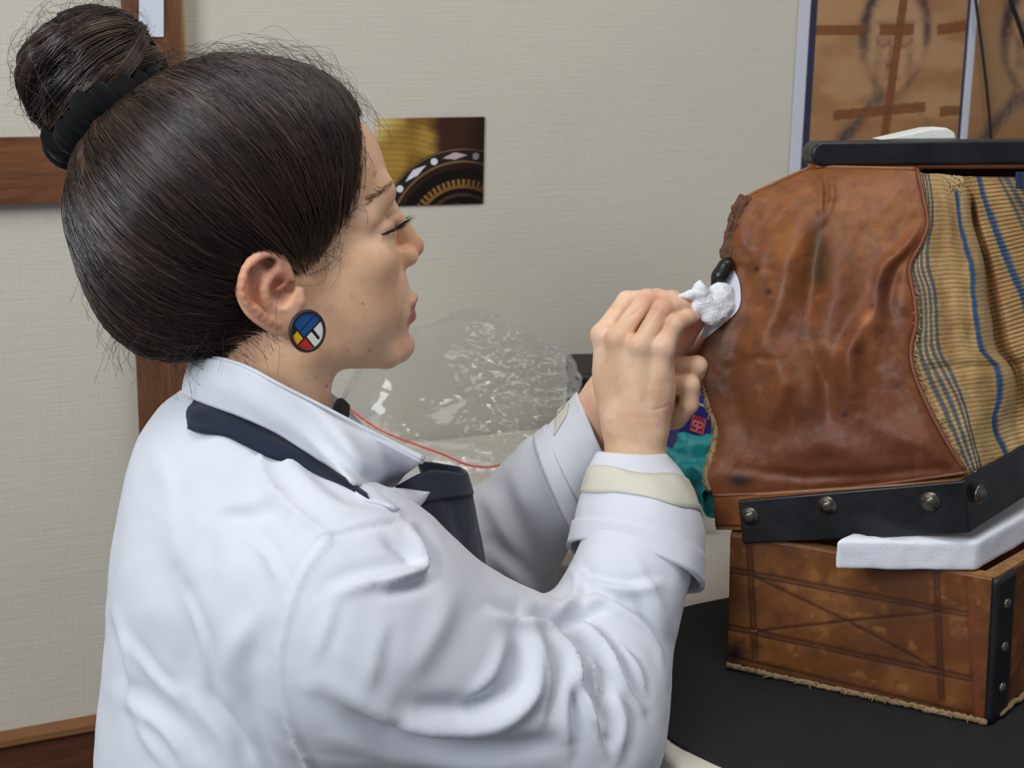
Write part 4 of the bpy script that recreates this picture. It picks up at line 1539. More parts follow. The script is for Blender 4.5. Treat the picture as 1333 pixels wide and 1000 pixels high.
def to_surface(p):
    """push points radially onto the hair volume"""
    d = p - HC
    d = d / (np.linalg.norm(d, axis=1, keepdims=True) + 1e-9)
    lo = np.full(len(p), 20.0); hi = np.full(len(p), 150.0)
    for _ in range(12):
        m = 0.5 * (lo + hi)
        s = sample(HR, HAIR_SOLID, HC + d * m[:, None])
        lo = np.where(s < 0, m, lo); hi = np.where(s < 0, hi, m)
    return HC + d * (0.5 * (lo + hi))[:, None], d


def strands_mesh(name, paths, rad, cols, parent, m=None):
    """one mesh of 3-sided tubes; paths (n, k, 3) in world, rad (n, k) metres, cols (n, 3) linear"""
    n, k, _ = paths.shape
    T = np.gradient(paths, axis=1)
    T /= np.linalg.norm(T, axis=2, keepdims=True) + 1e-12
    ref = np.array([0.31, -0.83, 0.46])
    A = np.cross(T, ref); A /= np.linalg.norm(A, axis=2, keepdims=True) + 1e-12
    B = np.cross(T, A)
    V = np.empty((n, k, 3, 3))
    for j in range(3):
        a = 2 * np.pi * j / 3
        V[:, :, j] = paths + rad[..., None] * (math.cos(a) * A + math.sin(a) * B)
    Fs = []
    base = (np.arange(n) * k * 3)[:, None]
    i = np.arange(k - 1)[None, :] * 3
    for j in range(3):
        j2 = (j + 1) % 3
        Fs.append(np.stack([base + i + j, base + i + j2, base + i + 3 + j2, base + i + 3 + j], -1).reshape(-1, 4))
    C = np.repeat(cols, k * 3, axis=0)
    o = mesh(name, V.reshape(-1, 3), np.vstack(Fs), m or M_HAIR, parent, col=C)
    o['kind'] = 'stuff'
    return o


rs = np.random.RandomState(21)
RING_C = w2h(P(150, 154, 0.885))
RING_AX = w2h(P(150 - 58, 154 - 80, 0.885)) - RING_C
RING_AX /= np.linalg.norm(RING_AX)


def hair_cols(n, clump):
    base = np.array([[45, 33, 27], [54, 40, 33], [68, 51, 41], [94, 72, 58], [38, 28, 23]], float)
    pick = rs.choice(5, n, p=[0.36, 0.3, 0.16, 0.06, 0.12])
    c = base[pick] * (0.72 + 0.5 * clump[:, None])
    return lin(np.clip(c, 0, 255))


# roots spread over the hair volume
N = 12500
fn_ = normals(RV, RQ)
tri = RQ[rs.randint(0, len(RQ), N)]
w = rs.dirichlet(np.ones(4), N)
roots = (RV[tri] * w[..., None]).sum(1)
outer_ = np.abs(sample(HR, HAIR_SOLID, roots)) < 3.5
roots = roots[outer_]
# extra roots just outside the hairline for a soft edge
m = 2200
seg = rs.randint(0, 14, m); t = rs.rand(m)
pa = FP[seg] * (1 - t)[:, None] + FP[seg + 1] * t[:, None]
extra = np.column_stack([pa[:, 0] + rs.normal(2.5, 6.0, m), np.where(rs.rand(m) < 0.62, -1, 1) * rs.uniform(4, 88, m), pa[:, 1] + rs.normal(-0.5, 4.5, m)])
# place them on the head surface by nearest head vertex in the side view
sel = HN[:, 0] > -2
from mathutils import kdtree
kd = kdtree.KDTree(len(HV))
for i_, q in enumerate(HV):
    kd.insert(q, i_)
kd.balance()
er = []
for q in extra:
    s = np.sign(q[1])
    co, i_, dist = kd.find((q[0], s * 78, q[2]))
    er.append(HV[i_] + HN[i_] * 0.6)
er = np.array(er)
K = 13
tt_ = np.linspace(0, 1, K)
n0 = len(roots)
allr = np.vstack([roots, er])
n = len(allr)
# the point on the hair tie each strand runs to
rel_ = allr - RING_C
rel_ = rel_ - (rel_ @ RING_AX)[:, None] * RING_AX
rel_ /= np.linalg.norm(rel_, axis=1, keepdims=True) + 1e-9
goal = RING_C + rel_ * 30 + RING_AX * -4
cl = noise3(allr / 1000.0, 55, 3)                                # clumps share an offset
cl2 = noise3(allr / 1000.0, 130, 6)
paths = np.empty((n, K, 3))
side_ = np.cross(goal - allr, RING_AX); side_ /= np.linalg.norm(side_, axis=1, keepdims=True) + 1e-9
wob = rs.normal(0, 1.0, n); ph = rs.rand(n) * 6.28
for j, t in enumerate(tt_):
    q = allr * (1 - t) + goal * t
    q = q + side_ * ((5 * cl + 2.2 * cl2 + 1.2 * wob) * math.sin(math.pi * t) + 0.5 * np.sin(ph + t * 9))[:, None]
    s_, d_ = to_surface(q)
    lift = 0.5 + (2.2 * (cl2 * 0.5 + 0.5) + 3.0 * np.clip(cl + 0.2, 0, 1)) * math.sin(math.pi * min(1, t * 1.1)) + 0.8 * np.abs(wob) * math.sin(math.pi * t)
    s_ = s_ + d_ * lift[:, None]
    if t > 0.85:
        k_ = (t - 0.85) / 0.15
        s_ = s_ * (1 - k_ * 0.85) + goal * k_ * 0.85
    paths[:, j] = s_
# strands from the fringe of the hairline leave from the skin and rise into the volume
for j in range(K):
    b = max(0.0, 1 - tt_[j] / 0.30) ** 1.3
    paths[n0:, j] = paths[n0:, j] * (1 - b) + (er * (1 - tt_[j]) + paths[n0:, j] * tt_[j]) * b
rad = np.full((n, K), 0.00033) * (0.7 + 0.6 * rs.rand(n))[:, None]
rad[n0:] *= 0.5
rad[:, 0] *= 0.4
cols_ = hair_cols(n, np.clip(0.5 + 0.9 * cl, 0, 1.4))
strands_mesh('hair_strands', h2w(paths.reshape(-1, 3)).reshape(n, K, 3), rad, cols_, hair_root)

# loose wavy locks lying over the smooth hair
NLK, NS2 = 130, 34
lk = []; lkc = []
ids = rs.randint(0, n0, NLK)
for q_ in ids:
    r0 = roots[q_]
    amp = rs.uniform(-16, 16); amp2 = rs.uniform(-4, 4); lf = rs.uniform(1.5, 4.5); tone = rs.uniform(0.6, 1.3) if rs.rand() < 0.6 else rs.uniform(1.3, 2.3)
    spr = rs.uniform(2.5, 6.0)
    rr0 = r0[None] + rs.normal(0, spr, (NS2, 3))
    g0 = goal[q_][None] + rs.normal(0, 3.5, (NS2, 3))
    sd = np.cross(g0 - rr0, RING_AX); sd /= np.linalg.norm(sd, axis=1, keepdims=True) + 1e-9
    pt = np.empty((NS2, K, 3))
    wob2 = rs.normal(0, 1, NS2)
    for j, t in enumerate(tt_):
        q = rr0 * (1 - t) + g0 * t + sd * ((amp + wob2 * 1.2) * math.sin(math.pi * t) + amp2 * math.sin(2.5 * math.pi * t))[:, None]
        s_, d_ = to_surface(q)
        s_ = s_ + d_ * (0.4 + (lf + 0.8 * wob2 * 0.6) * math.sin(math.pi * t) ** 0.8)[:, None]
        if t > 0.85:
            k_ = (t - 0.85) / 0.15
            s_ = s_ * (1 - k_ * 0.85) + g0 * k_ * 0.85
        pt[:, j] = s_
    lk.append(pt)
    lkc.append(lin(np.clip(np.array([[48, 37, 31]]) * tone * rs.uniform(0.85, 1.15, (NS2, 1)), 0, 255)))
lk = np.vstack(lk); lkc = np.vstack(lkc)
ok_ = poly_sd(lk[:, 0, 0], lk[:, 0, 2], FP) > -6
lk = lk[ok_]; lkc = lkc[ok_]
lrd = np.full(lk.shape[:2], 0.00030); lrd[:, 0] *= 0.3
strands_mesh('hair_locks', h2w(lk.reshape(-1, 3)).reshape(lk.shape), lrd, lkc, hair_root)

# ---- bun
BC = w2h(P(121, 100, 0.885))
ax = RING_AX
u_ = np.cross(ax, [0, 1, 0]); u_ /= np.linalg.norm(u_); v_ = np.cross(ax, u_)
BF = Field(BC - 85, BC + 85, 2.6)
Rb = np.stack([u_, v_, ax], 1)
BF.ell(BC, (48, 48, 44), R=Rb)
BF.ell(BC + u_ * -10 + ax * 14, (36, 40, 36), 12, R=Rb)
BF.cap(RING_C - ax * 20, BC, 34, 38, 14)
bv, bq = BF.surface(2)
bn = normals(bv, bq)
bv = bv + bn * (3.0 * fbm(bv / 1000, 28, 3, 5) - 3.0)[:, None]
bun = mesh('hair_bun', h2w(bv), bq, M_HAIRBASE, person)
bun['label'] = 'large messy dark brown bun'
locks = []; lr = []; lc = []
NL = 60
KB = 17
for i in range(NL):
    a0 = rs.rand() * 6.28; sweep = rs.uniform(2.0, 4.2) * (1 if rs.rand() < 0.8 else -1)
    h0, h1 = rs.uniform(-0.45, 0.6), rs.uniform(-0.3, 0.95)
    tilt = rs.normal(0, 0.75, 2)
    rr = rs.uniform(0.93, 1.10)
    ns = 92
    off = rs.normal(0, 1, (ns, 2)) * np.array([5.0, 1.8])
    hl_ = rs.rand()
    for s in range(ns):
        t = np.linspace(0, 1, KB)
        a = a0 + sweep * t
        hh = h0 + (h1 - h0) * t + 0.15 * np.sin(3 * t + i)
        hh = np.clip(hh + off[s, 0] / 55, -0.96, 0.97)
        r = np.sqrt(1 - hh ** 2)
        rb_ = 50 * rr + off[s, 1] + 2 * np.sin(7 * t + i)
        p = np.outer(np.cos(a) * r * rb_, u_) + np.outer(np.sin(a) * r * rb_, v_) + np.outer(hh * 47 * rr, ax)
        p = p + np.outer(p @ u_, ax) * tilt[0] * 0.5 + np.outer(p @ v_, ax) * tilt[1] * 0.5
        rl_ = np.linalg.norm(p, axis=1, keepdims=True)
        p = p / rl_ * np.clip(rl_, 36, 54 + 0.5 * off[s, 1] + 4 * (rr - 1) * 10)
        p = BC + p
        # ends tuck in
        k_ = (np.clip((t - 0.86) / 0.14, 0, 1) ** 2 + np.clip((0.12 - t) / 0.12, 0, 1) ** 2)[:, None] * 0.35
        p = p * (1 - k_) + BC * k_
        locks.append(p); lr.append(np.full(KB, 0.00031 * (0.7 + 0.6 * rs.rand())))
        bcol = np.array([[44, 33, 28], [54, 41, 35], [66, 51, 43], [86, 67, 56]][rs.choice(4, p=[0.4, 0.33, 0.19, 0.08])], float) * (0.62 + 1.0 * hl_)
        lc.append(lin(bcol))
locks = np.array(locks)
strands_mesh('bun_strands', h2w(locks.reshape(-1, 3)).reshape(locks.shape), np.array(lr), np.array(lc), bun)
# stray hairs round the bun and over the crown and forehead
st = []; stc = []
for i in range(150):
    d = rs.normal(0, 1, 3); d /= np.linalg.norm(d)
    if d @ ax < -0.3:
        d = -d
    p0_ = BC + d * 50
    tdir = np.cross(d, rs.normal(0, 1, 3)); tdir /= np.linalg.norm(tdir)
    Ls = rs.uniform(25, 60)
    t = np.linspace(0, 1, KB)[:, None]
    st.append(p0_ + tdir * Ls * t + d * (14 * np.sin(np.pi * t) * rs.uniform(0.3, 1.1)) + d * 3 - d * Ls * 0.25 * t ** 2)
for i in range(230):
    px = rs.uniform(240, 470)
    py = np.interp(px, [240, 300, 380, 440, 470], [100, 66, 62, 86, 125]) + rs.uniform(0, 24)
    y0 = rs.uniform(-45, 25)
    p0_ = to_surface(hl(px, py, y0)[None])[0][0]
    nrm = (p0_ - HC) / np.linalg.norm(p0_ - HC)
    back = goal.mean(0) - p0_; back = back - nrm * (back @ nrm); back /= np.linalg.norm(back)
    if rs.rand() < 0.35:
        back = -back
    curl = rs.normal(0, 1, 3)
    Ls = rs.uniform(18, 60)
    t = np.linspace(0, 1, KB)[:, None]
    amp = rs.uniform(2, 13)
    st.append(p0_ + back * Ls * t + nrm * amp * np.sin(np.pi * np.minimum(t * 1.0, 1)) + curl * rs.uniform(0, 5) * np.sin(2 * np.pi * t) * t)
# curly wisps at the forehead and temple
for i in range(80):
    px, py = [(466, 120), (470, 140), (464, 170), (468, 205), (455, 260), (440, 320), (420, 345)][rs.randint(7)]
    px += rs.normal(0, 7); py += rs.normal(0, 12)
    q = hl(px, py, -30 - 0.15 * (py - 120))
    co, i_, dist = kd.find(tuple(q))
    p0_ = HV[i_] + HN[i_] * 1.0
    dirn = np.array([rs.uniform(-1.0, 0.35), rs.uniform(-0.4, 0.2), rs.uniform(-0.7, 0.6)])
    dirn -= HN[i_] * (dirn @ HN[i_]) * 0.7
    dirn /= np.linalg.norm(dirn)
    t = np.linspace(0, 1, KB)[:, None]
    Ls = rs.uniform(10, 30)
    st.append(p0_ + dirn * Ls * t + np.array([-0.8, 0, 0.45]) * Ls * 0.5 * t ** 2 + HN[i_] * 2.5 * np.sin(np.pi * t) * rs.rand())
# loose hairs hanging at the nape and the one across the ear
for i in range(190):
    px = rs.uniform(105, 330); py = np.interp(px, [105, 150, 250, 330], [330, 430, 448, 440]) + rs.uniform(-20, 8)
    q = to_surface(hl(px, py, rs.uniform(-75, -10))[None])[0][0]
    t = np.linspace(0, 1, KB)[:, None]
    Ls = rs.uniform(14, 42)
    dirn = np.array([rs.uniform(-0.5, 0.9), rs.uniform(-0.15, 0.1), -0.7]); dirn /= np.linalg.norm(dirn)
    if px < 180:
        dirn = np.array([rs.uniform(-0.6, 0.2), 0, -0.9])
    st.append(q + dirn * Ls * t + np.array([rs.normal(0, 5), 0, rs.uniform(0, 5)]) * np.sin(np.pi * t))
w_ = spline([hl(379, 362, -88), hl(366, 380, -90), hl(360, 400, -90), hl(361, 430, -88), hl(364, 460, -84), hl(361, 490, -74)], KB)
st.append(w_)
st = np.array(st)
strands_mesh('stray_hairs', h2w(st.reshape(-1, 3)).reshape(st.shape), np.full(st.shape[:2], 0.00013), lin(np.tile([[44, 34, 30]], (len(st), 1))) * rs.uniform(0.7, 1.8, (len(st), 1)), hair_root)

# ---- scrunchie
th = np.linspace(0, 2 * np.pi, 140, endpoint=False)
ns = 22
ph = np.linspace(0, 2 * np.pi, ns, endpoint=False)
TT, PP = np.meshgrid(th, ph, indexing='ij')
rv = noise3(np.column_stack([np.cos(TT.ravel()) * 2, np.sin(TT.ravel()) * 2, TT.ravel() * 0 + 3]), 2.4).reshape(TT.shape)
ruf = 1 + 0.16 * np.sin(TT * 17 + 2.0 * np.sin(TT * 3)) * (0.5 + 0.5 * np.cos(PP)) + 0.10 * np.sin(TT * 31 + PP * 2)
rmaj = 40.0
rmin = (17 + 3 * rv) * ruf
axs = np.sin(PP) * rmin * 1.0 + 3.0 * np.sin(TT * 5 + 1) + 2.0 * rv
radl = rmaj + np.cos(PP) * rmin
V = RING_C + radl[..., None] * (np.cos(TT)[..., None] * u_ + np.sin(TT)[..., None] * v_) + axs[..., None] * ax
scr = mesh('scrunchie', h2w(V.reshape(-1, 3)), grid_faces(140, ns, True, True), M_VELVET, person)
scr['label'] = 'black velvet scrunchie'
fix_normals(scr)
# ruffled edge of the velvet
tq = np.linspace(0, 1, 60)
edge_ = [RING_C + (rmaj + 13 + 3 * math.sin(a * 40)) * (math.cos(a * 1.9 + k0) * u_ + math.sin(a * 1.9 + k0) * v_) + ax * (8 * math.sin(a * 21) + 1) for k0 in (3.6,) for a in tq]
V, F = tube(h2w(np.array(edge_)), 0.0014, 6)
fix_normals(mesh('ruffle_edge', V, F, M_VELVET, scr))

# ---- eyebrow and lashes
HEAD_BVH = BVHTree.FromPolygons([tuple(v) for v in h2w(HV)], [tuple(q) for q in HQ])


def on_head(px, py):
    r = FWD + (px - 666.5) / FPX * RGT + (CY - py) / FPX * UPV
    hh = HEAD_BVH.ray_cast(Vector(CAM), Vector(r))
    if hh[0] is None:
        return None, None
    return w2h(np.array(hh[0])), np.array(hh[1]) @ HB


MIR = np.array([1, -1, 1.0])
br = []
bp_ = spline([(511, 237), (506, 241), (499, 247), (490, 255), (480, 261)], 60)
for i in range(64):
    k_ = min(59, int(60 * rs.rand() ** 1.9))
    p_, n_ = on_head(bp_[k_, 0] + rs.normal(0, 1.2), bp_[k_, 1] + rs.normal(0, 2.2))
    if p_ is None:
        continue
    dirn = np.array([-0.55, -0.6, 0.15 + rs.normal(0, 0.3)]); dirn -= n_ * (dirn @ n_); dirn /= np.linalg.norm(dirn)
    tt3 = np.linspace(0, 1, 6)[:, None]
    c_ = p_ + dirn * rs.uniform(4, 7) * tt3 + n_ * (0.2 + 0.6 * np.sin(np.pi * tt3))
    br.append(c_); br.append(c_ * MIR)
br = np.array(br)
strands_mesh('eyebrows', h2w(br.reshape(-1, 3)).reshape(br.shape), np.full(br.shape[:2], 0.00013), lin(np.tile([[70, 50, 40]], (len(br), 1))), person)
ls = []; ln = []
lp_ = spline(LASH, 60)
for i in range(60):
    p_, n_ = on_head(*lp_[i])
    if p_ is None:
        continue
    ln.append(p_ + n_ * 0.15)
    for r_ in range(2):
        f_ = i / 59
        o_ = n_ * 0.8 + np.array([0.55 + 0.3 * f_, -0.25 + 0.2 * f_, -0.45]) + rs.normal(0, 0.12, 3); o_ /= np.linalg.norm(o_)
        tt3 = np.linspace(0, 1, 7)[:, None]
        c_ = p_ + o_ * rs.uniform(4.5, 8.5) * tt3 + np.array([0.2, 0, 1.0]) * 2.6 * tt3 ** 2
        ls.append(c_); ls.append(c_ * MIR)
ls = np.array(ls)
rd = np.full(ls.shape[:2], 0.00022) * np.linspace(1, 0.3, 7)[None]
strands_mesh('eyelashes', h2w(ls.reshape(-1, 3)).reshape(ls.shape), rd, lin(np.tile([[20, 15, 15]], (len(ls), 1))), person)
ln = np.array(ln)
ln = np.column_stack([np.convolve(np.pad(ln[:, k], 3, mode='edge'), np.ones(7) / 7, 'valid') for k in range(3)])
for q_ in (ln, ln * MIR):
    V, F = tube(h2w(q_), 0.0007 * np.sin(np.pi * np.linspace(0.04, 0.96, len(ln))) ** 0.5, 6)
    fix_normals(mesh('lash_line', V, F, material('lash_dark', rgb(48, 32, 27), 0.6), person))

# ================================================================== lab coat
from mathutils.bvhtree import BVHTree
M_COAT = material('white_cotton', rgb(220, 223, 231), rough=0.85, var=0.02, vscale=25, bump=0.10, bscale=1500, bump2=0.22, b2scale=26, spec=0.2, sheen=0.1)
M_NAVY = material('navy_cotton', rgb(38, 44, 60), rough=0.85, var=0.08, vscale=60, bump=0.2, bscale=1600, spec=0.2, sheen=0.2)
M_TAPE = material('masking_tape', rgb(214, 212, 196), rough=0.6, var=0.04, vscale=60, bump=0.12, bscale=200)
M_BLACKTOP = material('black_knit', rgb(20, 20, 24), rough=0.85, bump=0.3, bscale=900)

CF = Field((-0.42, 0.60, 0.50), (0.24, 1.20, 1.09), 0.0032, 0.09)
g = CF


def ax3(*a):
    return np.array(a)


g.ell(P(362, 840, 0.90), (0.122, 0.165, 0.20))                    # trunk
g.ell(P(325, 690, 0.905), (0.088, 0.150, 0.125), 0.05)             # upper back
g.ell(P(358, 1030, 0.90), (0.130, 0.17, 0.20), 0.05)
g.ell(P(425, 805, 0.91), (0.094, 0.13, 0.100), 0.04)              # chest
g.ell(P(300, 592, 0.885), (0.060, 0.080, 0.045), 0.04)             # base of the neck
g.cap(P(295, 600, 0.885), P(425, 745, 0.775), 0.040, 0.060, 0.045)  # near shoulder slope
g.cap(P(330, 610, 0.90), P(480, 690, 1.04), 0.04, 0.055, 0.045)     # far shoulder slope
g.ell(P(455, 795, 0.775), (0.078, 0.068, 0.078), 0.035)           # near shoulder
g.cap(P(470, 825, 0.775), P(738, 930, 0.83), 0.080, 0.068, 0.035)   # near upper arm
g.ell(P(745, 935, 0.835), (0.058, 0.058, 0.062), 0.03)
g.cap(P(752, 925, 0.838), P(824, 735, 0.885), 0.058, 0.046, 0.028)  # near forearm
g.cap(P(500, 710, 1.03), P(640, 735, 1.08), 0.06, 0.055, 0.04)      # far upper arm
g.cap(P(648, 722, 1.08), P(722, 622, 1.05), 0.056, 0.046, 0.03)     # far forearm
CV, CQ = g.surface(3)
CN = normals(CV, CQ)
CPX, CPY, CD = project(CV)
view = CV - CAM
facing = sstep(-0.05, 0.35, -(CN * view).sum(1) / np.linalg.norm(view, axis=1))
disp = np.zeros(len(CV))
near = sstep(0.995, 0.965, CD)


def fold(pts, w, a, valley=0.5, side=1, mask=None, taper=True, sharp=2.0):
    """cloth fold along a px polyline: ridge of height a mm with a hollow beside it"""
    global disp
    mask = near if mask is None else mask
    w = w * 0.85
    pts = spline(np.asarray(pts, float), 24)
    d, t = seg2(CPX, CPY, pts)
    i = np.clip((t * 22).astype(int), 0, 22)
    a0 = pts[i]; dv = pts[i + 1] - a0
    sg = np.sign((CPX - a0[:, 0]) * dv[:, 1] - (CPY - a0[:, 1]) * dv[:, 0]) * side
    g_ = np.exp(-(d / w) ** sharp) - valley * np.exp(-((d * sg - 1.5 * w) / (1.1 * w)) ** 2)
    if taper:
        g_ = g_ * np.sin(np.pi * np.clip(t * 0.94 + 0.03, 0, 1)) ** 0.7
    disp += 1.25 * a * 0.001 * g_ * facing * mask


def seam(pts, step=1.2, w=4.0, mask=None):
    """stitched seam: a narrow groove with a raised welt on one side"""
    global disp
    mask = near if mask is None else mask
    pts = spline(np.asarray(pts, float), 40)
    d, t = seg2(CPX, CPY, pts)
    i = np.clip((t * 38).astype(int), 0, 38)
    a0 = pts[i]; dv = pts[i + 1] - a0
    s_ = d * np.sign((CPX - a0[:, 0]) * dv[:, 1] - (CPY - a0[:, 1]) * dv[:, 0])
    disp += 0.001 * facing * mask * (1.3 * step * np.exp(-((s_ - w) / w) ** 2) - 2.4 * np.exp(-(s_ / (0.55 * w)) ** 2))


# seams
fold([(330, 590), (352, 640), (412, 694)], 14, 2.5, 0.5, -1)
seam([(334, 584), (337, 624), (372, 664), (419, 701)], 1.6, 5)
seam([(419, 701), (470, 688), (516, 678)], 1.4, 5)
seam([(419, 701), (385, 749), (362, 818), (356, 875), (372, 943), (396, 1000)], 2.2, 6)
# shoulder and chest
fold([(533, 684), (548, 715), (550, 741), (500, 757)], 10, 7, 0.9, 1)
fold([(500, 700), (530, 720), (540, 735)], 8, -5, 0.3)
fold([(560, 742), (520, 752), (470, 760), (432, 775)], 12, 4, 0.6, -1)
fold([(436, 780), (424, 820), (412, 858)], 10, 1.6, 0.7)
fold([(500, 810), (490, 850), (476, 900)], 13, 1.5, 0.5)
fold([(592, 765), (566, 825), (530, 885)], 20, 2.2, 0.6)
fold([(540, 942), (640, 938), (690, 905), (698, 850), (688, 812)], 15, 7.5, 0.9, 1)
fold([(420, 915), (510, 962), (610, 980), (720, 968)], 18, -9, 0.5)
fold([(440, 960), (540, 985), (660, 995)], 14, 4, 0.5)
# elbow crease and radiating folds
fold([(700, 798), (728, 806), (752, 800), (790, 790)], 9, -9, 0.5, 1)
fold([(712, 812), (742, 850), (755, 896), (780, 955)], 9, 8.5, 1.0, 1)
fold([(732, 808), (768, 840), (786, 880), (792, 940)], 8, -7, 0.4, -1)
fold([(750, 800), (786, 838), (810, 886), (836, 925)], 8, 6.5, 1.0, 1)
fold([(760, 771), (818, 800), (855, 838), (866, 890)], 9, 5, 0.9, 1)
fold([(739, 742), (775, 760), (820, 768), (858, 760)], 8, 4, 0.8, 1)
fold([(820, 720), (850, 780), (872, 820)], 10, 3, 0.7, -1)
fold([(640, 800), (690, 810), (728, 812)], 10, 5, 0.8)
fold([(745, 870), (735, 920), (740, 975)], 11, 4, 0.8)
fold([(800, 900), (812, 940), (806, 985)], 10, 4, 0.8)
fold([(752, 740), (750, 775), (730, 800)], 9, 4, 0.7)
# back
fold([(151, 900), (214, 950), (252, 1000)], 14, 4, 0.8)
fold([(245, 905), (290, 955), (310, 1000)], 14, 3.5, 0.8)
fold([(146, 790), (166, 850), (176, 920)], 11, 4, 0.8, -1)
fold([(270, 660), (300, 720), (290, 800), (300, 880)], 26, 3, 0.7)
fold([(200, 560), (230, 640), (235, 740)], 24, 3, 0.6)
fold([(330, 800), (300, 870), (310, 950)], 18, 3, 0.7)
fold([(365, 640), (330, 655), (285, 660)], 12, 3.0, 0.8)
fold([(350, 560), (390, 620), (440, 660), (500, 670)], 14, 3.5, 0.6)
fold([(210, 700), (240, 800), (250, 900)], 20, -2.5, 0.5)
fold([(180, 940), (210, 985), (216, 1000)], 9, 3, 0.7)
fold([(660, 830), (640, 880), (600, 920)], 12, 3.0, 0.8)
fold([(700, 830), (715, 880), (705, 940)], 7, 3.0, 0.8)
fold([(765, 820), (775, 850), (770, 880)], 5, 3.0, 0.8, -1)
fold([(800, 830), (830, 870), (842, 905)], 5, 2.6, 0.9)
fold([(845, 790), (868, 840), (872, 880)], 6, 2.6, 0.8, -1)
fold([(760, 900), (775, 950), (790, 985)], 6, 3.0, 0.8)
fold([(230, 760), (265, 830), (270, 900)], 9, 2.0, 0.7)
fold([(165, 830), (200, 880), (230, 910)], 7, 2.0, 0.8)
fold([(300, 900), (325, 950), (345, 1000)], 9, 2.2, 0.8)
fold([(310, 690), (345, 720), (365, 760)], 9, 2.0, 0.7)
# far sleeve
far = sstep(0.975, 0.995, CD)
fold([(690, 575), (712, 630), (748, 700)], 6, 2.5, 0.8, 1, far)
fold([(625, 640), (660, 690), (690, 760)], 16, 6, 0.8, 1, far)
fold([(655, 620), (668, 680), (680, 740)], 12, -4, 0.5, 1, far)
fold([(640, 720), (680, 760), (700, 780)], 12, 5, 0.8, 1, far)
disp += 0.0016 * fbm(CV, 14, 3, 4) + 0.0006 * fbm(CV, 45, 2, 9)
CV2 = CV + CN * disp[:, None]
CV2 = relax(CV2, CQ, 1, 0.2)
coat = mesh('lab_coat', CV2, CQ, M_COAT, person)
coat['label'] = 'white cotton lab coat'
COAT_BVH = BVHTree.FromPolygons([tuple(v) for v in CV2], [tuple(q) for q in CQ])


def on_coat(px, py, off=0.003, dflt=0.8):
    r = FWD + (px - 666.5) / FPX * RGT + (CY - py) / FPX * UPV
    h = COAT_BVH.ray_cast(Vector(CAM), Vector(r))
    if h[0] is None:
        return P(px, py, dflt)
    q_ = np.array(h[0])
    return q_ - r / np.linalg.norm(r) * off


def sheet(name, curves, n1, n2, t, m, parent, ripple=0.0, seed=0, flip=None):
    """thick cloth sheet lofted through 3D curves"""
    cs = np.array([spline(c, n1) for c in curves])
    S = np.array([spline(cs[:, i], n2) for i in range(n1)])         # n1 x n2
    V = S.reshape(-1, 3)
    F = grid_faces(n1, n2)
    N = normals(V, F)
    if np.mean((N * (V - CAM)).sum(1)) > 0:
        F = F[:, ::-1]; N = -N
    if ripple:
        V = V + N * (ripple * fbm(V, 40, 3, seed))[:, None]
    W2, F2 = shell(V, F, t)
    return mesh(name, W2, F2, m, parent)


# ---- apron strap over the shoulder
up_ = [(246, 508), (275, 519), (330, 540), (380, 568), (430, 606), (478, 642)]
lo_ = [(246, 559), (291, 566), (320, 580), (354, 597), (402, 611), (480, 650)]
mid = [((a[0] + b[0]) / 2, (a[1] + b[1]) / 2) for a, b in zip(up_, lo_)]


def strap_curve(pts, off):
    return [P(262, pts[0][1] - 30, 0.96), P(236, pts[0][1] - 8, 0.905)] + [on_coat(x, y, off) for x, y in pts]


apron = sheet('apron_strap', [strap_curve(up_, 0.004), strap_curve(mid, 0.006), strap_curve(lo_, 0.0035)], 60, 9, 0.0022, M_NAVY, person, 0.0006)
apron['label'] = 'navy apron neck strap'

# ---- collar leaf folded down over the strap
top = [P(300, 458, 0.955), P(262, 457, 0.915), P(247, 470, 0.87), P(268, 466, 0.835), P(310, 476, 0.808), P(360, 502, 0.796), P(420, 533, 0.792), P(480, 565, 0.794), P(551, 600, 0.80)]


def coll(px, py, off):
    return on_coat(px, py, off)


bot = [P(275, 504, 0.965), P(246, 506, 0.925), P(236, 512, 0.870), coll(258, 523, 0.010), coll(310, 542, 0.0095), coll(362, 566, 0.0085), coll(418, 603, 0.009), coll(468, 630, 0.010), coll(512, 634, 0.012)]
mid1 = [0.45 * a + 0.55 * b + np.array([0, -0.0030, 0.001]) for a, b in zip(top, bot)]
collar = sheet('collar', [top, mid1, bot], 90, 16, 0.0024, M_COAT, coat, 0.0008, 5)
collar['label'] = 'turned-down white collar'
# collar stand inside, against the neck
st_b = [p + np.array([0.004, 0.008, -0.034]) * min(1.0, max(0.04, (7 - i_) / 4.0)) for i_, p in enumerate(top)]
stand = sheet('collar_stand', [[p + np.array([0.001, 0.003, 0.0005]) for p in top], [0.5 * a + 0.5 * b + np.array([0, 0.004, 0]) for a, b in zip(top, st_b)], st_b], 70, 8, 0.0018, M_COAT, coat)
# ---- lapel layer below the collar tip
lap_t = [coll(455, 624, 0.004), coll(490, 632, 0.006), P(530, 637, 0.812), P(560, 641, 0.825)]
lap_b = [coll(470, 650, 0.003), coll(500, 656, 0.004), coll(520, 662, 0.004), P(545, 662, 0.83)]
sheet('lapel', [lap_t, [0.5 * a + 0.5 * b + np.array([0, -0.003, 0]) for a, b in zip(lap_t, lap_b)], lap_b], 24, 8, 0.0022, M_COAT, coat, 0.0006)

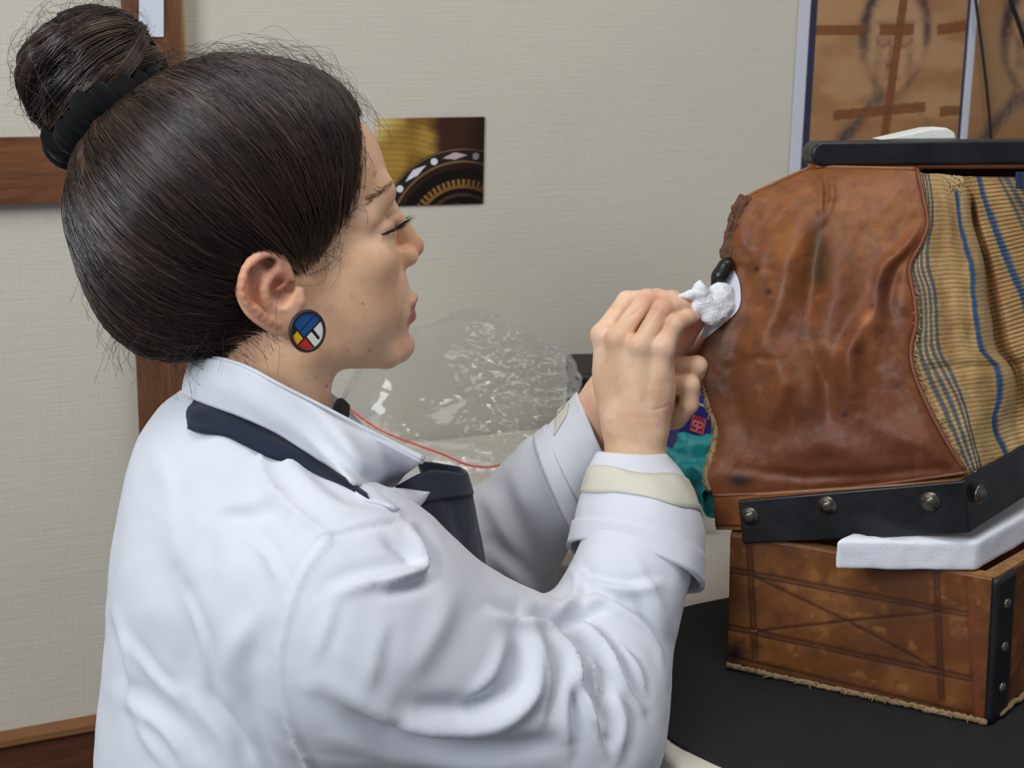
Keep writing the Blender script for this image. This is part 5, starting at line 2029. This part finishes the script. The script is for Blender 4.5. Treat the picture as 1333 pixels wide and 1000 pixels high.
# ---- apron bib standing off the chest
rows = [(0.0, [(516, 632, .815), (560, 612, .86), (606, 616, .905), (592, 606, 0.96), (545, 600, 1.0)]),
        (0.3, [(530, 660, .812), (572, 652, .85), (614, 646, .905), (604, 640, 0.96), (555, 640, 1.0)]),
        (0.6, [(552, 715, .812), (590, 706, .85), (627, 712, .905), (615, 705, 0.96), (570, 705, 1.0)]),
        (1.0, [(575, 800, .815), (612, 800, .85), (643, 800, .905), (630, 800, 0.96), (590, 800, 1.0)])]
cs = [[P(*q) for q in r[1]] for r in rows]
bib = sheet('apron_bib', cs, 60, 40, 0.002, M_NAVY, person, 0.0012, 2)
bib['label'] = 'navy apron bib with folded hem'
c2 = [[p + np.array([0.0016, -0.0022, 0.0]) for p in cs[0]], [0.45 * a + 0.55 * b + np.array([0.002, -0.0026, 0.0]) for a, b in zip(cs[0], cs[1])], [0.12 * a + 0.88 * b + np.array([0.0018, -0.0024, 0]) for a, b in zip(cs[0], cs[1])]]
sheet('bib_hem', c2, 60, 10, 0.002, M_NAVY, bib, 0.0006, 4)
# ---- black top at the throat
nk = [P(448, 523, 0.845), P(452, 530, 0.88), P(446, 526, 0.92)]
ring_t = [P(436, 530, 0.836), P(444, 518, 0.85), P(456, 528, 0.885), P(448, 523, 0.93)]
ring_b = [P(434, 552, 0.834), P(446, 548, 0.848), P(455, 541, 0.885), P(446, 541, 0.93)]
bt = sheet('black_top', [ring_t, ring_b], 30, 6, 0.002, M_BLACKTOP, person)
bt['label'] = 'black top at the throat'


# ---- turned-back cuffs
def ring(c, a, b, n=48):
    th = np.linspace(0, 2 * np.pi, n, endpoint=False)
    return c + np.cos(th)[:, None] * a + np.sin(th)[:, None] * b


def loft(rings, n_extra, t, m, parent, name, ripple=0.0, seed=0):
    R_ = np.array(rings)                      # k x n x 3
    S = np.array([spline(R_[:, i], n_extra) for i in range(R_.shape[1])]).transpose(1, 0, 2)
    V = S.reshape(-1, 3)
    F = grid_faces(n_extra, R_.shape[1], False, True)
    cen = V.mean(0)
    N = normals(V, F)
    if np.mean((N * (V - cen)).sum(1)) < 0:
        F = F[:, ::-1]; N = -N
    if ripple:
        V = V + N * (ripple * fbm(V, 36, 3, seed))[:, None]
    W2, F2 = shell(V, F, t)
    return mesh(name, W2, F2, m, parent), V.reshape(n_extra, -1, 3), N.reshape(n_extra, -1, 3)


def cuff_ring(pl, pr, dl, dr, hy, tilt=0.0):
    """ring through a left and a right silhouette point, hy = half depth (m)"""
    a0, a1 = P(pl[0], pl[1], dl), P(pr[0], pr[1], dr)
    c = (a0 + a1) / 2; a = (a1 - a0) / 2
    b = np.array([0, -1.0, tilt]) * hy
    b = b - a * (b @ a) / (a @ a)
    return ring(c, a, b, 56)


rgs = [cuff_ring((782, 592), (864, 592), .930, .935, 0.026, 0.28),
       cuff_ring((778, 588), (867, 590), .928, .934, 0.028, 0.30),
       cuff_ring((770, 602), (884, 612), .925, .932, 0.034, 0.36),
       cuff_ring((758, 640), (903, 656), .915, .925, 0.045, 0.48),
       cuff_ring((750, 676), (911, 708), .905, .918, 0.053, 0.60),
       cuff_ring((747, 704), (903, 772), .898, .91, 0.057, 0.70)]
cuff, CUV, CUN = loft(rgs, 30, 0.0022, M_COAT, coat, 'cuff', 0.0014, 6)
cuff['label'] = 'turned-back sleeve cuff of the near arm'
# hem band along the turned edge
hemr = [CUV[i] + CUN[i] * 0.0014 for i in (23, 25, 27, 29)]
loft(hemr, 8, 0.0016, M_COAT, cuff, 'cuff_hem', 0.0004)
# tape band round the cuff
i0, i1 = 7, 15
tv = CUV + CUN * 0.0012
arc = np.arange(2, 38)
lat = []
for q in np.linspace(0, 1, 7):
    rr_ = (i0 + (i1 - i0) * q)
    row = []
    for s_, k in enumerate(arc):
        f_ = rr_ + 0.5 * np.sin(k * 0.5 + q * 2)
        a_ = int(np.clip(np.floor(f_), 0, 28)); w_ = f_ - a_
        row.append((tv[a_, k] * (1 - w_) + tv[a_ + 1, k] * w_))
    lat.append(row)
Vt = np.array(lat).transpose(1, 0, 2).reshape(-1, 3)
Ft = grid_faces(len(arc), 7)
nt_ = normals(Vt, Ft)
if np.mean((nt_ * (Vt - CAM)).sum(1)) > 0:
    Ft = Ft[:, ::-1]; nt_ = -nt_
Vt = Vt + nt_ * (0.0007 * np.maximum(0, fbm(Vt, 60, 3, 3)))[:, None]
W2, F2 = shell(Vt, Ft, 0.0006)
o = mesh('tape_band', W2, F2, M_TAPE, cuff); o['label'] = 'cream masking tape round the cuff'
# far cuff
rgs = [cuff_ring((752, 512), (792, 600), 1.03, 1.00, 0.036),
       cuff_ring((744, 520), (789, 618), 1.035, 1.005, 0.039),
       cuff_ring((722, 546), (772, 656), 1.04, 1.015, 0.044),
       cuff_ring((696, 566), (752, 698), 1.045, 1.02, 0.050)]
cuff2, CUV2, CUN2 = loft(rgs, 24, 0.0022, M_COAT, coat, 'cuff', 0.0014, 8)
cuff2['label'] = 'turned-back sleeve cuff of the far arm'
loft([CUV2[i] + CUN2[i] * 0.0014 for i in (17, 19, 21, 23)], 8, 0.0016, M_COAT, cuff2, 'cuff_hem', 0.0004)
# small tape tag on the far cuff
q = [P(723, 530, 1.0), P(741, 519, 0.99), P(741, 545, 0.985), P(722, 568, 0.985)]
def on_mesh(V, F):
    return BVHTree.FromPolygons([tuple(v) for v in V], [tuple(f) for f in F])
bv2 = on_mesh(CUV2.reshape(-1, 3), grid_faces(24, 56, False, True))
def hit(bvh, px, py, off):
    r = FWD + (px - 666.5) / FPX * RGT + (CY - py) / FPX * UPV
    h = bvh.ray_cast(Vector(CAM), Vector(r))
    if h[0] is None:
        return None
    n_ = np.array(h[1]); n_ = n_ if n_ @ r < 0 else -n_
    return np.array(h[0]) + n_ * off
gp = []
ok = True
for a in np.linspace(0, 1, 10):
    for b in np.linspace(0, 1, 10):
        x0 = 726 + 16 * a; y0 = 533 - 9 * a; y1 = 568 - 26 * a
        x1 = x0 - 4 * b
        h_ = hit(bv2, x1, y0 + (y1 - y0) * b, 0.0014)
        if h_ is None:
            h_ = P(x1, y0 + (y1 - y0) * b, 1.02); 
        gp.append(h_)
Vt = np.array(gp); Ft = grid_faces(10, 10)
if np.mean((normals(Vt, Ft) * (Vt - CAM)).sum(1)) > 0:
    Ft = Ft[:, ::-1]
W2, F2 = shell(Vt, Ft, 0.0006)
o = mesh('tape_band', W2, F2, M_TAPE, cuff2)

# ---- earring: painted wooden disc
EC_ = P(400, 431, 0.785)
en = (CAM - EC_); en /= np.linalg.norm(en)
en = en + np.array([0.42, 0.0, -0.10]); en /= np.linalg.norm(en)
eu = np.cross([0, 0, 1.0], en); eu /= np.linalg.norm(eu); ev = np.cross(en, eu)
ER = 0.0128
M_ENAMEL = material('enamel', attr=True, rough=0.35, spec=0.5)
ring_p = []
pr_ = [(1.0, -0.0016), (1.06, -0.0012), (1.08, 0.0), (1.06, 0.0012), (0.98, 0.0018), (0.90, 0.0017), (0.88, 0.0006), (0.88, -0.0016)]
th = np.linspace(0, 2 * np.pi, 64, endpoint=False)
V = np.array([EC_ + ER * q * (math.cos(t) * eu + math.sin(t) * ev * 1.12) + en * h for t in th for q, h in pr_])
earring = fix_normals(mesh('earring', V, grid_faces(64, len(pr_), True, True), material('dark_wood_rim', rgb(44, 34, 34), 0.5), person))
earring['label'] = 'round earring of blue, white, red and yellow blocks'
rr_, tt2 = np.meshgrid(np.linspace(0, 0.92, 60), np.linspace(0, 2 * np.pi, 120, endpoint=False), indexing='ij')
ex_ = (rr_ * np.cos(tt2)).ravel(); ey_ = (rr_ * np.sin(tt2)).ravel()
V = EC_ + ER * (ex_[:, None] * eu + ey_[:, None] * ev * 1.12) + en * 0.0010
# rotated block pattern
ca, sa = math.cos(math.radians(38)), math.sin(math.radians(38))
bx = ex_ * ca + ey_ * sa; by = -ex_ * sa + ey_ * ca
c = np.tile(np.array([[26, 76, 140]], float), (len(V), 1))
blk = (24, 22, 24)
white = (226, 224, 214)
c[by < -0.12] = white
c[(by < -0.12) & (bx < -0.28)] = (190, 40, 32)
c[(bx < -0.40) & (by >= -0.12) & (by < 0.42)] = (232, 172, 20)
c[(bx < -0.40) & (by >= -0.12) & (by >= 0.42)] = blk
for cond in (np.abs(by + 0.12) < 0.05, (np.abs(bx + 0.40) < 0.05) & (by > -0.12), (np.abs(by - 0.30) < 0.03) & (bx > -0.4), (np.abs(bx - 0.22) < 0.09) & (by < -0.12) & (by > -0.75), (np.abs(bx + 0.28) < 0.05) & (by < -0.12)):
    c[cond] = blk
mesh('enamel_face', V, grid_faces(60, 120, False, True), M_ENAMEL, earring, col=lin(c))

# ================================================================== hands
def hand_field(pts, pad, h):
    pts = np.array(pts)
    return Field(pts.min(0) - pad, pts.max(0) + pad, h, 0.03)


def finger(F, joints, rs_, k=0.004):
    F.chain(joints, rs_, k, 0.0025)


# near (right) hand: back to the camera, fingers bent over to the pinch
Wr = P(827, 590, 0.935)
Kn = [P(785, 436, 0.948), P(805, 441, 0.930), P(835, 450, 0.921), P(865, 452, 0.920)]
A = hand_field([Wr, P(770, 360, 0.9), P(930, 480, 0.98), P(835, 690, 0.9)], 0.03, 0.00125)
A.cap(P(834, 700, 0.915), Wr, 0.030, 0.0235, 0.0, flat=np.array([0, 1.0, 0]), fr=0.85)
A.cap(Wr, P(826, 545, 0.936), 0.0235, 0.0245, 0.01, flat=np.array([0, 1.0, 0]), fr=0.8)
for i, k in enumerate(Kn):
    c0 = Wr + (k - Wr) * 0.12 + np.array([(-0.010, -0.003, 0.004, 0.010)[i], 0.002, 0.012])
    A.cap(c0, k, 0.0145, (0.0098, 0.0100, 0.0094, 0.0088)[i], 0.011)
    mid_ = 0.5 * (c0 + k)
    A.ell(mid_ + np.array([0, 0.006, 0]), (0.014, 0.013, 0.022), 0.012)
A.ell(P(848, 520, 0.945), (0.017, 0.015, 0.030), 0.012)                                       # heel below the little finger
A.ell(P(808, 520, 0.950), (0.016, 0.015, 0.030), 0.012)
finger(A, [Kn[0], P(816, 392, 0.966), P(856, 387, 0.966), P(890, 396, 0.955)], [0.0098, 0.0088, 0.0076, 0.0064], 0.0022)
finger(A, [Kn[1], P(842, 390, 0.944), P(876, 390, 0.950), P(900, 402, 0.948)], [0.0098, 0.0090, 0.0078, 0.0066], 0.0018)
finger(A, [Kn[2], P(862, 402, 0.924), P(885, 399, 0.936), P(901, 405, 0.942)], [0.0092, 0.0086, 0.0074, 0.0062], 0.0016)
finger(A, [Kn[3], P(879, 422, 0.918), P(894, 414, 0.930), P(903, 412, 0.938)], [0.0084, 0.0076, 0.0066, 0.0058], 0.0016)
finger(A, [P(838, 520, 0.965), P(866, 470, 0.972), P(890, 440, 0.966), P(908, 418, 0.955)], [0.015, 0.0115, 0.0095, 0.0075], 0.008)
# knuckle bumps and tendons
for i, k in enumerate(Kn):
    A.ell(k + np.array([-0.002, -0.0035, 0.001]), 0.0078, 0.006)
    A.cap(k + np.array([0, -0.0035, -0.004]), Wr + (k - Wr) * 0.45 + np.array([0, -0.0085, 0]), 0.0048, 0.003, 0.006)
AV, AQ = A.surface(2)
# far (left) hand: curled round the edge of the leather
Wl = P(800, 518, 1.005)
B = hand_field([P(735, 600, 1.03), Wl, P(925, 440, 0.96), P(915, 570, 1.0)], 0.03, 0.0014)
B.cap(P(738, 603, 1.03), P(802, 514, 1.005), 0.031, 0.0265, 0.0, flat=np.array([0, 1.0, 0]), fr=0.85)
B.cap(Wl, P(850, 500, 0.992), 0.0235, 0.023, 0.012)
B.ell(P(858, 512, 0.992), (0.026, 0.016, 0.030), 0.012)
finger(B, [P(858, 482, 0.975), P(884, 476, 0.962), P(908, 476, 0.952), P(908, 494, 0.962)], [0.0098, 0.0088, 0.0084, 0.0072], 0.002)
finger(B, [P(858, 502, 0.972), P(880, 501, 0.956), P(898, 501, 0.948), P(897, 526, 0.950), P(882, 548, 0.960)], [0.0096, 0.0090, 0.0086, 0.0082, 0.0072], 0.0018)
finger(B, [P(850, 530, 0.978), P(872, 532, 0.966), P(886, 536, 0.962), P(874, 550, 0.968)], [0.0095, 0.0090, 0.0082, 0.0072], 0.002)
finger(B, [P(856, 492, 0.992), P(880, 470, 0.990), P(904, 454, 0.985), P(916, 444, 0.982)], [0.0100, 0.0088, 0.0078, 0.0064], 0.004)
BV_, BQ_ = B.surface(2)


def hand_colour(V, kn, seed):
    c = mixc((236, 200, 168), (224, 182, 148), sstep(-0.7, 0.7, fbm(V, 40, 4, seed)))
    c = mixc(c, (216, 164, 138), sstep(0.25, 0.9, fbm(V, 150, 3, seed + 3)) * 0.35)
    for q, r, col, a in kn:
        w = np.exp(-(((V - q) ** 2).sum(1) / r ** 2))
        c = mixc(c, col, np.clip(a * w, 0, 1))
    return lin(c)


pink = (206, 130, 112)
kn = [(k + np.array([0, -0.008, 0]), 0.008, (226, 184, 160), 0.6) for k in Kn]
kn += [(P(908, 418, 0.955), 0.013, (196, 104, 92), 0.85), (P(900, 404, 0.945), 0.010, pink, 0.6), (P(890, 396, 0.955), 0.010, pink, 0.6), (P(890, 440, 0.966), 0.014, (196, 116, 98), 0.6),
       (P(843, 386, 0.93), 0.010, pink, 0.45), (P(861, 400, 0.918), 0.009, pink, 0.45), (P(802, 493, 0.92), 0.0011, (160, 110, 84), 0.6), (P(791, 466, 0.925), 0.0010, (140, 90, 66), 0.7), (P(832, 468, 0.915), 0.0010, (140, 90, 66), 0.7)]
AC = hand_colour(AV, kn, 3)
BC2 = hand_colour(BV_, [(P(906, 476, 0.97), 0.012, pink, 0.5), (P(898, 501, 0.965), 0.010, pink, 0.4), (P(780, 560, 0.98), 0.03, (214, 160, 142), 0.7), (P(916, 446, 0.98), 0.012, (200, 112, 98), 0.8)], 8)
# creases at the near wrist and finger joints
NA = normals(AV, AQ)
ax_, ay_, ad_ = project(AV)
dz = np.zeros(len(AV))
for pts, w, a in (([(840, 535), (860, 532), (876, 525)], 2.0, 0.5), ([(815, 541), (835, 545), (850, 543)], 2.0, 0.25), ([(800, 420), (826, 408), (836, 396)], 2.5, 1.2), ([(822, 440), (840, 418), (858, 398)], 2.5, 1.4), ([(850, 446), (862, 430), (874, 412)], 2.5, 1.6), ([(836, 381), (846, 388), (852, 396)], 2, 0.5), ([(856, 392), (864, 398), (870, 406)], 2, 0.5)):
    d_, t_ = seg2(ax_, ay_, spline(pts, 12))
    dz -= a * 0.001 * np.exp(-(d_ / w) ** 2) * np.sin(np.pi * np.clip(t_, 0.03, 0.97))
fa = (NA * (AV - CAM)).sum(1) < 0
AV = AV + NA * (dz * fa)[:, None]
BODY_V += [AV, BV_]
BODY_F += [AQ, BQ_]
BODY_C += [AC, BC2]
offs = np.cumsum([0] + [len(v) for v in BODY_V[:-1]])
body = mesh('body', np.vstack(BODY_V), np.vstack([q + o_ for q, o_ in zip(BODY_F, offs)]), M_SKIN, person, col=np.vstack(BODY_C))
# fingernail of the far thumb-side finger

# ================================================================== cotton, tissue and the things behind
M_COTTON = material('cotton_wool', rgb(232, 234, 238), rough=0.95, bump=0.5, bscale=500, spec=0.1, sheen=0.2)
cf = Field(P(880, 430, 0.93) + np.array([-0.012, -0.02, -0.015]), P(960, 355, 0.96) + np.array([0.012, 0.03, 0.015]), 0.0009, 0.02)
cf.ell(P(934, 396, 0.950), (0.0125, 0.011, 0.0165), 0.002)
cf.ell(P(924, 408, 0.943), (0.010, 0.009, 0.010), 0.004)
cf.ell(P(938, 380, 0.948), (0.0095, 0.009, 0.008), 0.004)
cf.cap(P(922, 398, 0.942), P(908, 384, 0.938), 0.0070, 0.0050, 0.003)
cf.chain([P(914, 388, 0.940), P(911, 376, 0.938), P(911, 367, 0.938)], [0.0058, 0.0042, 0.0018], 0.002, 0.002)
cf.chain([P(912, 381, 0.938), P(900, 384, 0.936), P(885, 386, 0.934)], [0.0048, 0.0030, 0.0008], 0.002, 0.002)
cf.cap(P(906, 402, 0.938), P(918, 400, 0.940), 0.0050, 0.0060, 0.003)
v_c, q_c = cf.surface(1)
n_c = normals(v_c, q_c)
v_c = v_c + n_c * (0.0016 * (1 - 2 * np.abs(fbm(v_c, 60, 2, 4))) + 0.0003 * fbm(v_c, 300, 2, 6))[:, None]
o = mesh('cotton_swab', v_c, q_c, M_COTTON, base=P(922, 410, 0.945))
tag(o, 'twisted white cotton wad pinched in her fingertips against the leather', 'cotton')

# tissue sheet over the torn edge of the leather
NUp = 40
LV_ = LEATHER_V
lea_bvh = on_mesh(LV_.reshape(-1, 3), grid_faces(LV_.shape[0], LV_.shape[1]))
out_ = spline([(954, 347), (963, 360), (967, 376), (966, 402), (945, 421), (914, 444)], 24)
in_ = spline([(941, 366), (936, 374), (930, 386), (922, 404), (916, 424), (910, 443)], 24)
gp = []
for a in np.linspace(0, 1, 12):
    for i in range(24):
        x_, y_ = in_[i] * (1 - a) + out_[i] * a
        h_ = hit(lea_bvh, x_, y_, 0.0022)
        p_ = P(x_, y_, 0.962)
        if h_ is None:
            h_ = p_
        dd_ = min((h_ - CAM) @ FWD, 0.975)
        gp.append(P(x_, y_, dd_ - 0.004 * (1 - a)))
Vt = np.array(gp)
Ft = grid_faces(12, 24)
Vt = relax(Vt, Ft, 6, 0.5)
if np.mean((normals(Vt, Ft) * (Vt - CAM)).sum(1)) > 0:
    Ft = Ft[:, ::-1]
W2, F2 = shell(Vt, Ft, 0.0005)
o = mesh('tissue_paper', W2, F2, material('tissue', rgb(206, 208, 220), 0.8, var=0.04, vscale=80, bump=0.15, bscale=300), base=Vt.mean(0))
tag(o, 'thin white tissue patch laid over the torn leather edge', 'tissue')
# black oval backing piece showing at the torn edge
bf = Field(P(920, 385, 0.95) - 0.02, P(960, 330, 0.97) + 0.02, 0.0012, 0.02)
bf.chain([P(951, 336, 0.962), P(945, 346, 0.958), P(937, 360, 0.957), P(929, 374, 0.958)], [0.0015, 0.0056, 0.0062, 0.0030], 0.0, 0.006)
v_c, q_c = bf.surface(2)
o = mesh('black_backing', v_c, q_c, material('black_plastic', rgb(18, 18, 20), 0.35), bel)
o['label'] = 'glossy black piece at the torn edge'

# black instrument case behind the hands
case = thing('black_case', 'black case standing on the desk behind her hands', 'case', (0.16, 1.46, TABLE_Z))
M_CASE = material('black_case', rgb(20, 20, 22), rough=0.5, var=0.2, vscale=50, bump=0.2, bscale=400)
c0 = on_z(748, 612, TABLE_Z + 0.001); ztop_ = P(765, 489, 1.47)[2]
cx0, cx1, cy0, cy1 = 0.088, 0.262, 1.43, 1.545
V, F = rounded_slab((cx0, cy0, TABLE_Z + 0.001), np.array([cx1 - cx0, 0.02, 0]), np.array([-0.01, cy1 - cy0, 0]), np.array([0, 0, (ztop_ - TABLE_Z) * 0.72]), 0.006, rough=0.0)
weld(mesh('case_body', V, F, M_CASE, case))
V, F = rounded_slab((cx0 - 0.002, cy0 - 0.003, TABLE_Z + 0.003 + (ztop_ - TABLE_Z) * 0.72), np.array([cx1 - cx0 + 0.004, 0.02, 0]), np.array([-0.01, cy1 - cy0 + 0.006, 0]), np.array([0, 0, (ztop_ - TABLE_Z) * 0.28]), 0.008, rough=0.0)
weld(mesh('case_lid', V, F, M_CASE, case))

# blue carton with its red emblem
M_CARTON = material('blue_carton', rgb(36, 44, 120), rough=0.45, var=0.06, vscale=40)
cart = thing('blue_carton', 'dark blue carton with a red square emblem beside the leather', 'box', tuple(on_z(905, 650, TABLE_Z)))
cd = 1.315
ctr_ = P(900, 585, cd)
cu = np.array([math.cos(math.radians(14)), math.sin(math.radians(14)), 0.0]); cn = np.array([cu[1], -cu[0], 0])
zc0 = TABLE_Z + 0.001; zc1 = P(905, 512, cd)[2]
pc = np.array([P(884, 560, cd)[0], P(884, 560, cd)[1], zc0])
V, F = rounded_slab(pc, cu * 0.085, -cn * 0.06, np.array([0, 0, zc1 - zc0]), 0.0012, rough=0.0)
weld(mesh('carton', V, F, M_CARTON, cart))


def cp(px, py, off=0.0006):
    return on_plane(px, py, pc + cn * off, cn)


q = [cp(903, 524), cp(930, 536), cp(930, 533), cp(903, 521)]
V, F = slab(q, cn * 0.0003)
fix_normals(mesh('white_line', V, F, material('white_ink', rgb(190, 194, 214), 0.5), cart, smooth=False))
q = [cp(897, 560), cp(915, 566.5), cp(920, 546), cp(902, 539.5)]
V, F = slab(q, cn * 0.0004)
emb = fix_normals(mesh('red_emblem', V, F, material('red_ink', rgb(178, 46, 62), 0.5), cart, smooth=False))
emb['label'] = 'red square emblem with pale strokes'
ink = material('pink_ink', rgb(222, 150, 164), 0.5)
def stroke_on(pts, w):
    pts3 = np.array([cp(x_, y_, 0.0012) for x_, y_ in pts])
    V, F = tube(pts3, w, 6)
    fix_normals(mesh('emblem_stroke', V, F, ink, emb))
stroke_on(spline([(904, 548), (902.4, 553), (906.5, 555), (908.5, 550), (904, 548)], 16), 0.0007)
stroke_on(spline([(909.5, 550), (908, 556), (912.5, 556.5), (915, 552), (910, 550)], 16), 0.0007)
stroke_on([(908, 556), (906, 563)], 0.0007)
stroke_on([(898.6, 559.0), (914.4, 565), (918.6, 547), (903.2, 541.2), (898.6, 559.0)], 0.0004)

# teal nitrile glove, crumpled
gd = 1.27
gf = Field(P(860, 665, gd) - 0.035, P(945, 560, gd) + 0.035, 0.0016, 0.03)
gf.ell(P(902, 606, gd), (0.018, 0.018, 0.028), 0.004)
gf.chain([P(888, 620, gd - 0.01), P(888, 585, gd), P(893, 572, gd), P(904, 576, gd), P(926, 580, gd)], [0.008, 0.0075, 0.007, 0.008, 0.010], 0.006, 0.004)
gf.chain([P(866, 592, gd), P(880, 602, gd), P(900, 615, gd - 0.01), P(925, 600, gd)], [0.007, 0.009, 0.010, 0.009], 0.005, 0.004)
gf.chain([P(895, 615, gd - 0.02), P(893, 640, gd - 0.03), P(900, 655, gd - 0.03)], [0.009, 0.009, 0.007], 0.005, 0.004)
gf.chain([P(912, 610, gd - 0.02), P(918, 640, gd - 0.03), P(928, 665, gd - 0.035), P(934, 672, gd - 0.04)], [0.009, 0.009, 0.008, 0.006], 0.005, 0.004)
gf.ell(P(905, 645, gd - 0.04), (0.004, 0.02, 0.010), 0.004, '-')
gv, gq = gf.surface(2)
gn = normals(gv, gq)
gv = gv + gn * (0.0034 * (1 - 2.2 * np.abs(fbm(gv, 38, 2, 4))))[:, None]
lowz = gv[:, 2].min()
o = mesh('rubber_glove', gv, gq, material('teal_nitrile', rgb(14, 142, 144), 0.45, var=0.06, vscale=60, bump=0.1, bscale=300), base=gv.mean(0))
tag(o, 'crumpled teal rubber glove on the desk beside the leather', 'glove')

# ------------------------------------------------------------------ clear plastic bag
def plastic(name):
    m = bpy.data.materials.new(name)
    m.use_nodes = True
    nt = m.node_tree
    for n_ in list(nt.nodes):
        nt.nodes.remove(n_)
    out = nd(nt, 'ShaderNodeOutputMaterial')
    tr = nd(nt, 'ShaderNodeBsdfTransparent'); tr.inputs[0].default_value = (0.97, 0.975, 0.98, 1)
    gl = nd(nt, 'ShaderNodeBsdfGlossy'); gl.inputs['Roughness'].default_value = 0.07
    gl.inputs[0].default_value = (1, 1, 1, 1)
    df = nd(nt, 'ShaderNodeBsdfTranslucent'); df.inputs[0].default_value = (0.8, 0.82, 0.85, 1)
    lw = nd(nt, 'ShaderNodeLayerWeight'); lw.inputs['Blend'].default_value = 0.32
    mr = nd(nt, 'ShaderNodeMapRange'); mr.inputs['To Min'].default_value = 0.015; mr.inputs['To Max'].default_value = 0.45
    nt.links.new(lw.outputs['Fresnel'], mr.inputs['Value'])
    m1 = nd(nt, 'ShaderNodeMixShader'); m2 = nd(nt, 'ShaderNodeMixShader')
    m1.inputs[0].default_value = 0.06
    nt.links.new(tr.outputs[0], m1.inputs[1]); nt.links.new(df.outputs[0], m1.inputs[2])
    nt.links.new(mr.outputs[0], m2.inputs[0])
    nt.links.new(m1.outputs[0], m2.inputs[1]); nt.links.new(gl.outputs[0], m2.inputs[2])
    nt.links.new(m2.outputs[0], out.inputs['Surface'])
    return m


pbag = thing('plastic_bag', 'crumpled clear plastic zip bag on the desk behind her chin', 'bag', tuple(on_z(600, 612, TABLE_Z)))
bcen = P(612, 520, 1.40)
NTH, NPH = 300, 170
th, ph = np.meshgrid(np.linspace(0, 2 * np.pi, NTH, endpoint=False), np.linspace(0.02, np.pi - 0.02, NPH), indexing='ij')
dx = np.sin(ph) * np.cos(th); dzz = np.sin(ph) * np.sin(th); dy = np.cos(ph)
# pillow outline in the picture plane
outl = np.array([(756, 492), (735, 462), (705, 442), (660, 418), (615, 404), (560, 424), (510, 440), (470, 470), (445, 520), (452, 552), (500, 590), (560, 606), (620, 612), (680, 606), (730, 585), (752, 540)], float)
oc = np.array([612.0, 520.0])
ang = np.unwrap(np.arctan2(-(outl[:, 1] - oc[1]), outl[:, 0] - oc[0])); rad_o = np.hypot(outl[:, 0] - oc[0], outl[:, 1] - oc[1])
aa = np.concatenate([ang - 2 * np.pi, ang, ang + 2 * np.pi]); ro = np.tile(rad_o, 3)
R_ = np.interp(th, aa, ro)
rp = np.sin(ph) ** 0.8
X_ = oc[0] + R_ * rp * np.cos(th); Y_ = oc[1] - R_ * rp * np.sin(th)
dep = 1.415 - 0.055 * np.cos(ph) * (0.4 + 0.6 * np.sin(ph) ** 0.5) + 0.0006 * (520 - Y_) * 0.5
Vb = PA(X_.ravel(), Y_.ravel(), dep.ravel())
Vq = Vb @ np.array([[0.8, 0, 0.35], [0, 1, 0], [-0.6, 0, 1.6]])
ridge = 1 - 2 * np.abs(fbm(Vq, 9, 2, 5))
ridge2 = 1 - 2.4 * np.abs(fbm(Vq, 36, 3, 8))
rightw = sstep(560, 660, X_.ravel())
Fb = grid_faces(NTH, NPH, True, False)
Nb = normals(Vb, Fb)
if np.mean((Nb * (Vb - Vb.mean(0))).sum(1)) < 0:
    Nb = -Nb; Fb = Fb[:, ::-1]
Vb = Vb + Nb * ((0.007 * ridge * (0.5 + 0.5 * rightw) + 0.0030 * ridge2 * (0.15 + 0.85 * rightw)) * np.sin(ph).ravel() ** 0.3)[:, None]
wd = (Vb - WALL_P) @ WALL_N
Vb = Vb + WALL_N * np.maximum(0, 0.004 - wd)[:, None]
Vb[:, 2] = np.maximum(Vb[:, 2], TABLE_Z + 0.001)
M_PLASTIC = plastic('clear_plastic')
bagm = mesh('bag_film', Vb, Fb, M_PLASTIC, pbag)
zp = spline([(446, 524), (470, 543), (500, 562), (540, 578), (580, 592), (606, 604), (640, 607), (668, 600)], 60)
zv = np.array([P(x_, y_, 1.352) for x_, y_ in zp])
bag_bvh = on_mesh(Vb, Fb)
for i_, (x_, y_) in enumerate(zp):
    h_ = hit(bag_bvh, x_, y_, 0.0016)
    if h_ is not None:
        zv[i_] = h_
zv = np.column_stack([np.convolve(np.pad(zv[:, k], 3, mode='edge'), np.ones(7) / 7, 'valid') for k in range(3)])
V, F = tube(zv, 0.0012, 8)
zipo = fix_normals(mesh('zip_line', V, F, material('red_zip', rgb(222, 70, 58), 0.45), pbag)); zipo['label'] = 'thin red zip closure'
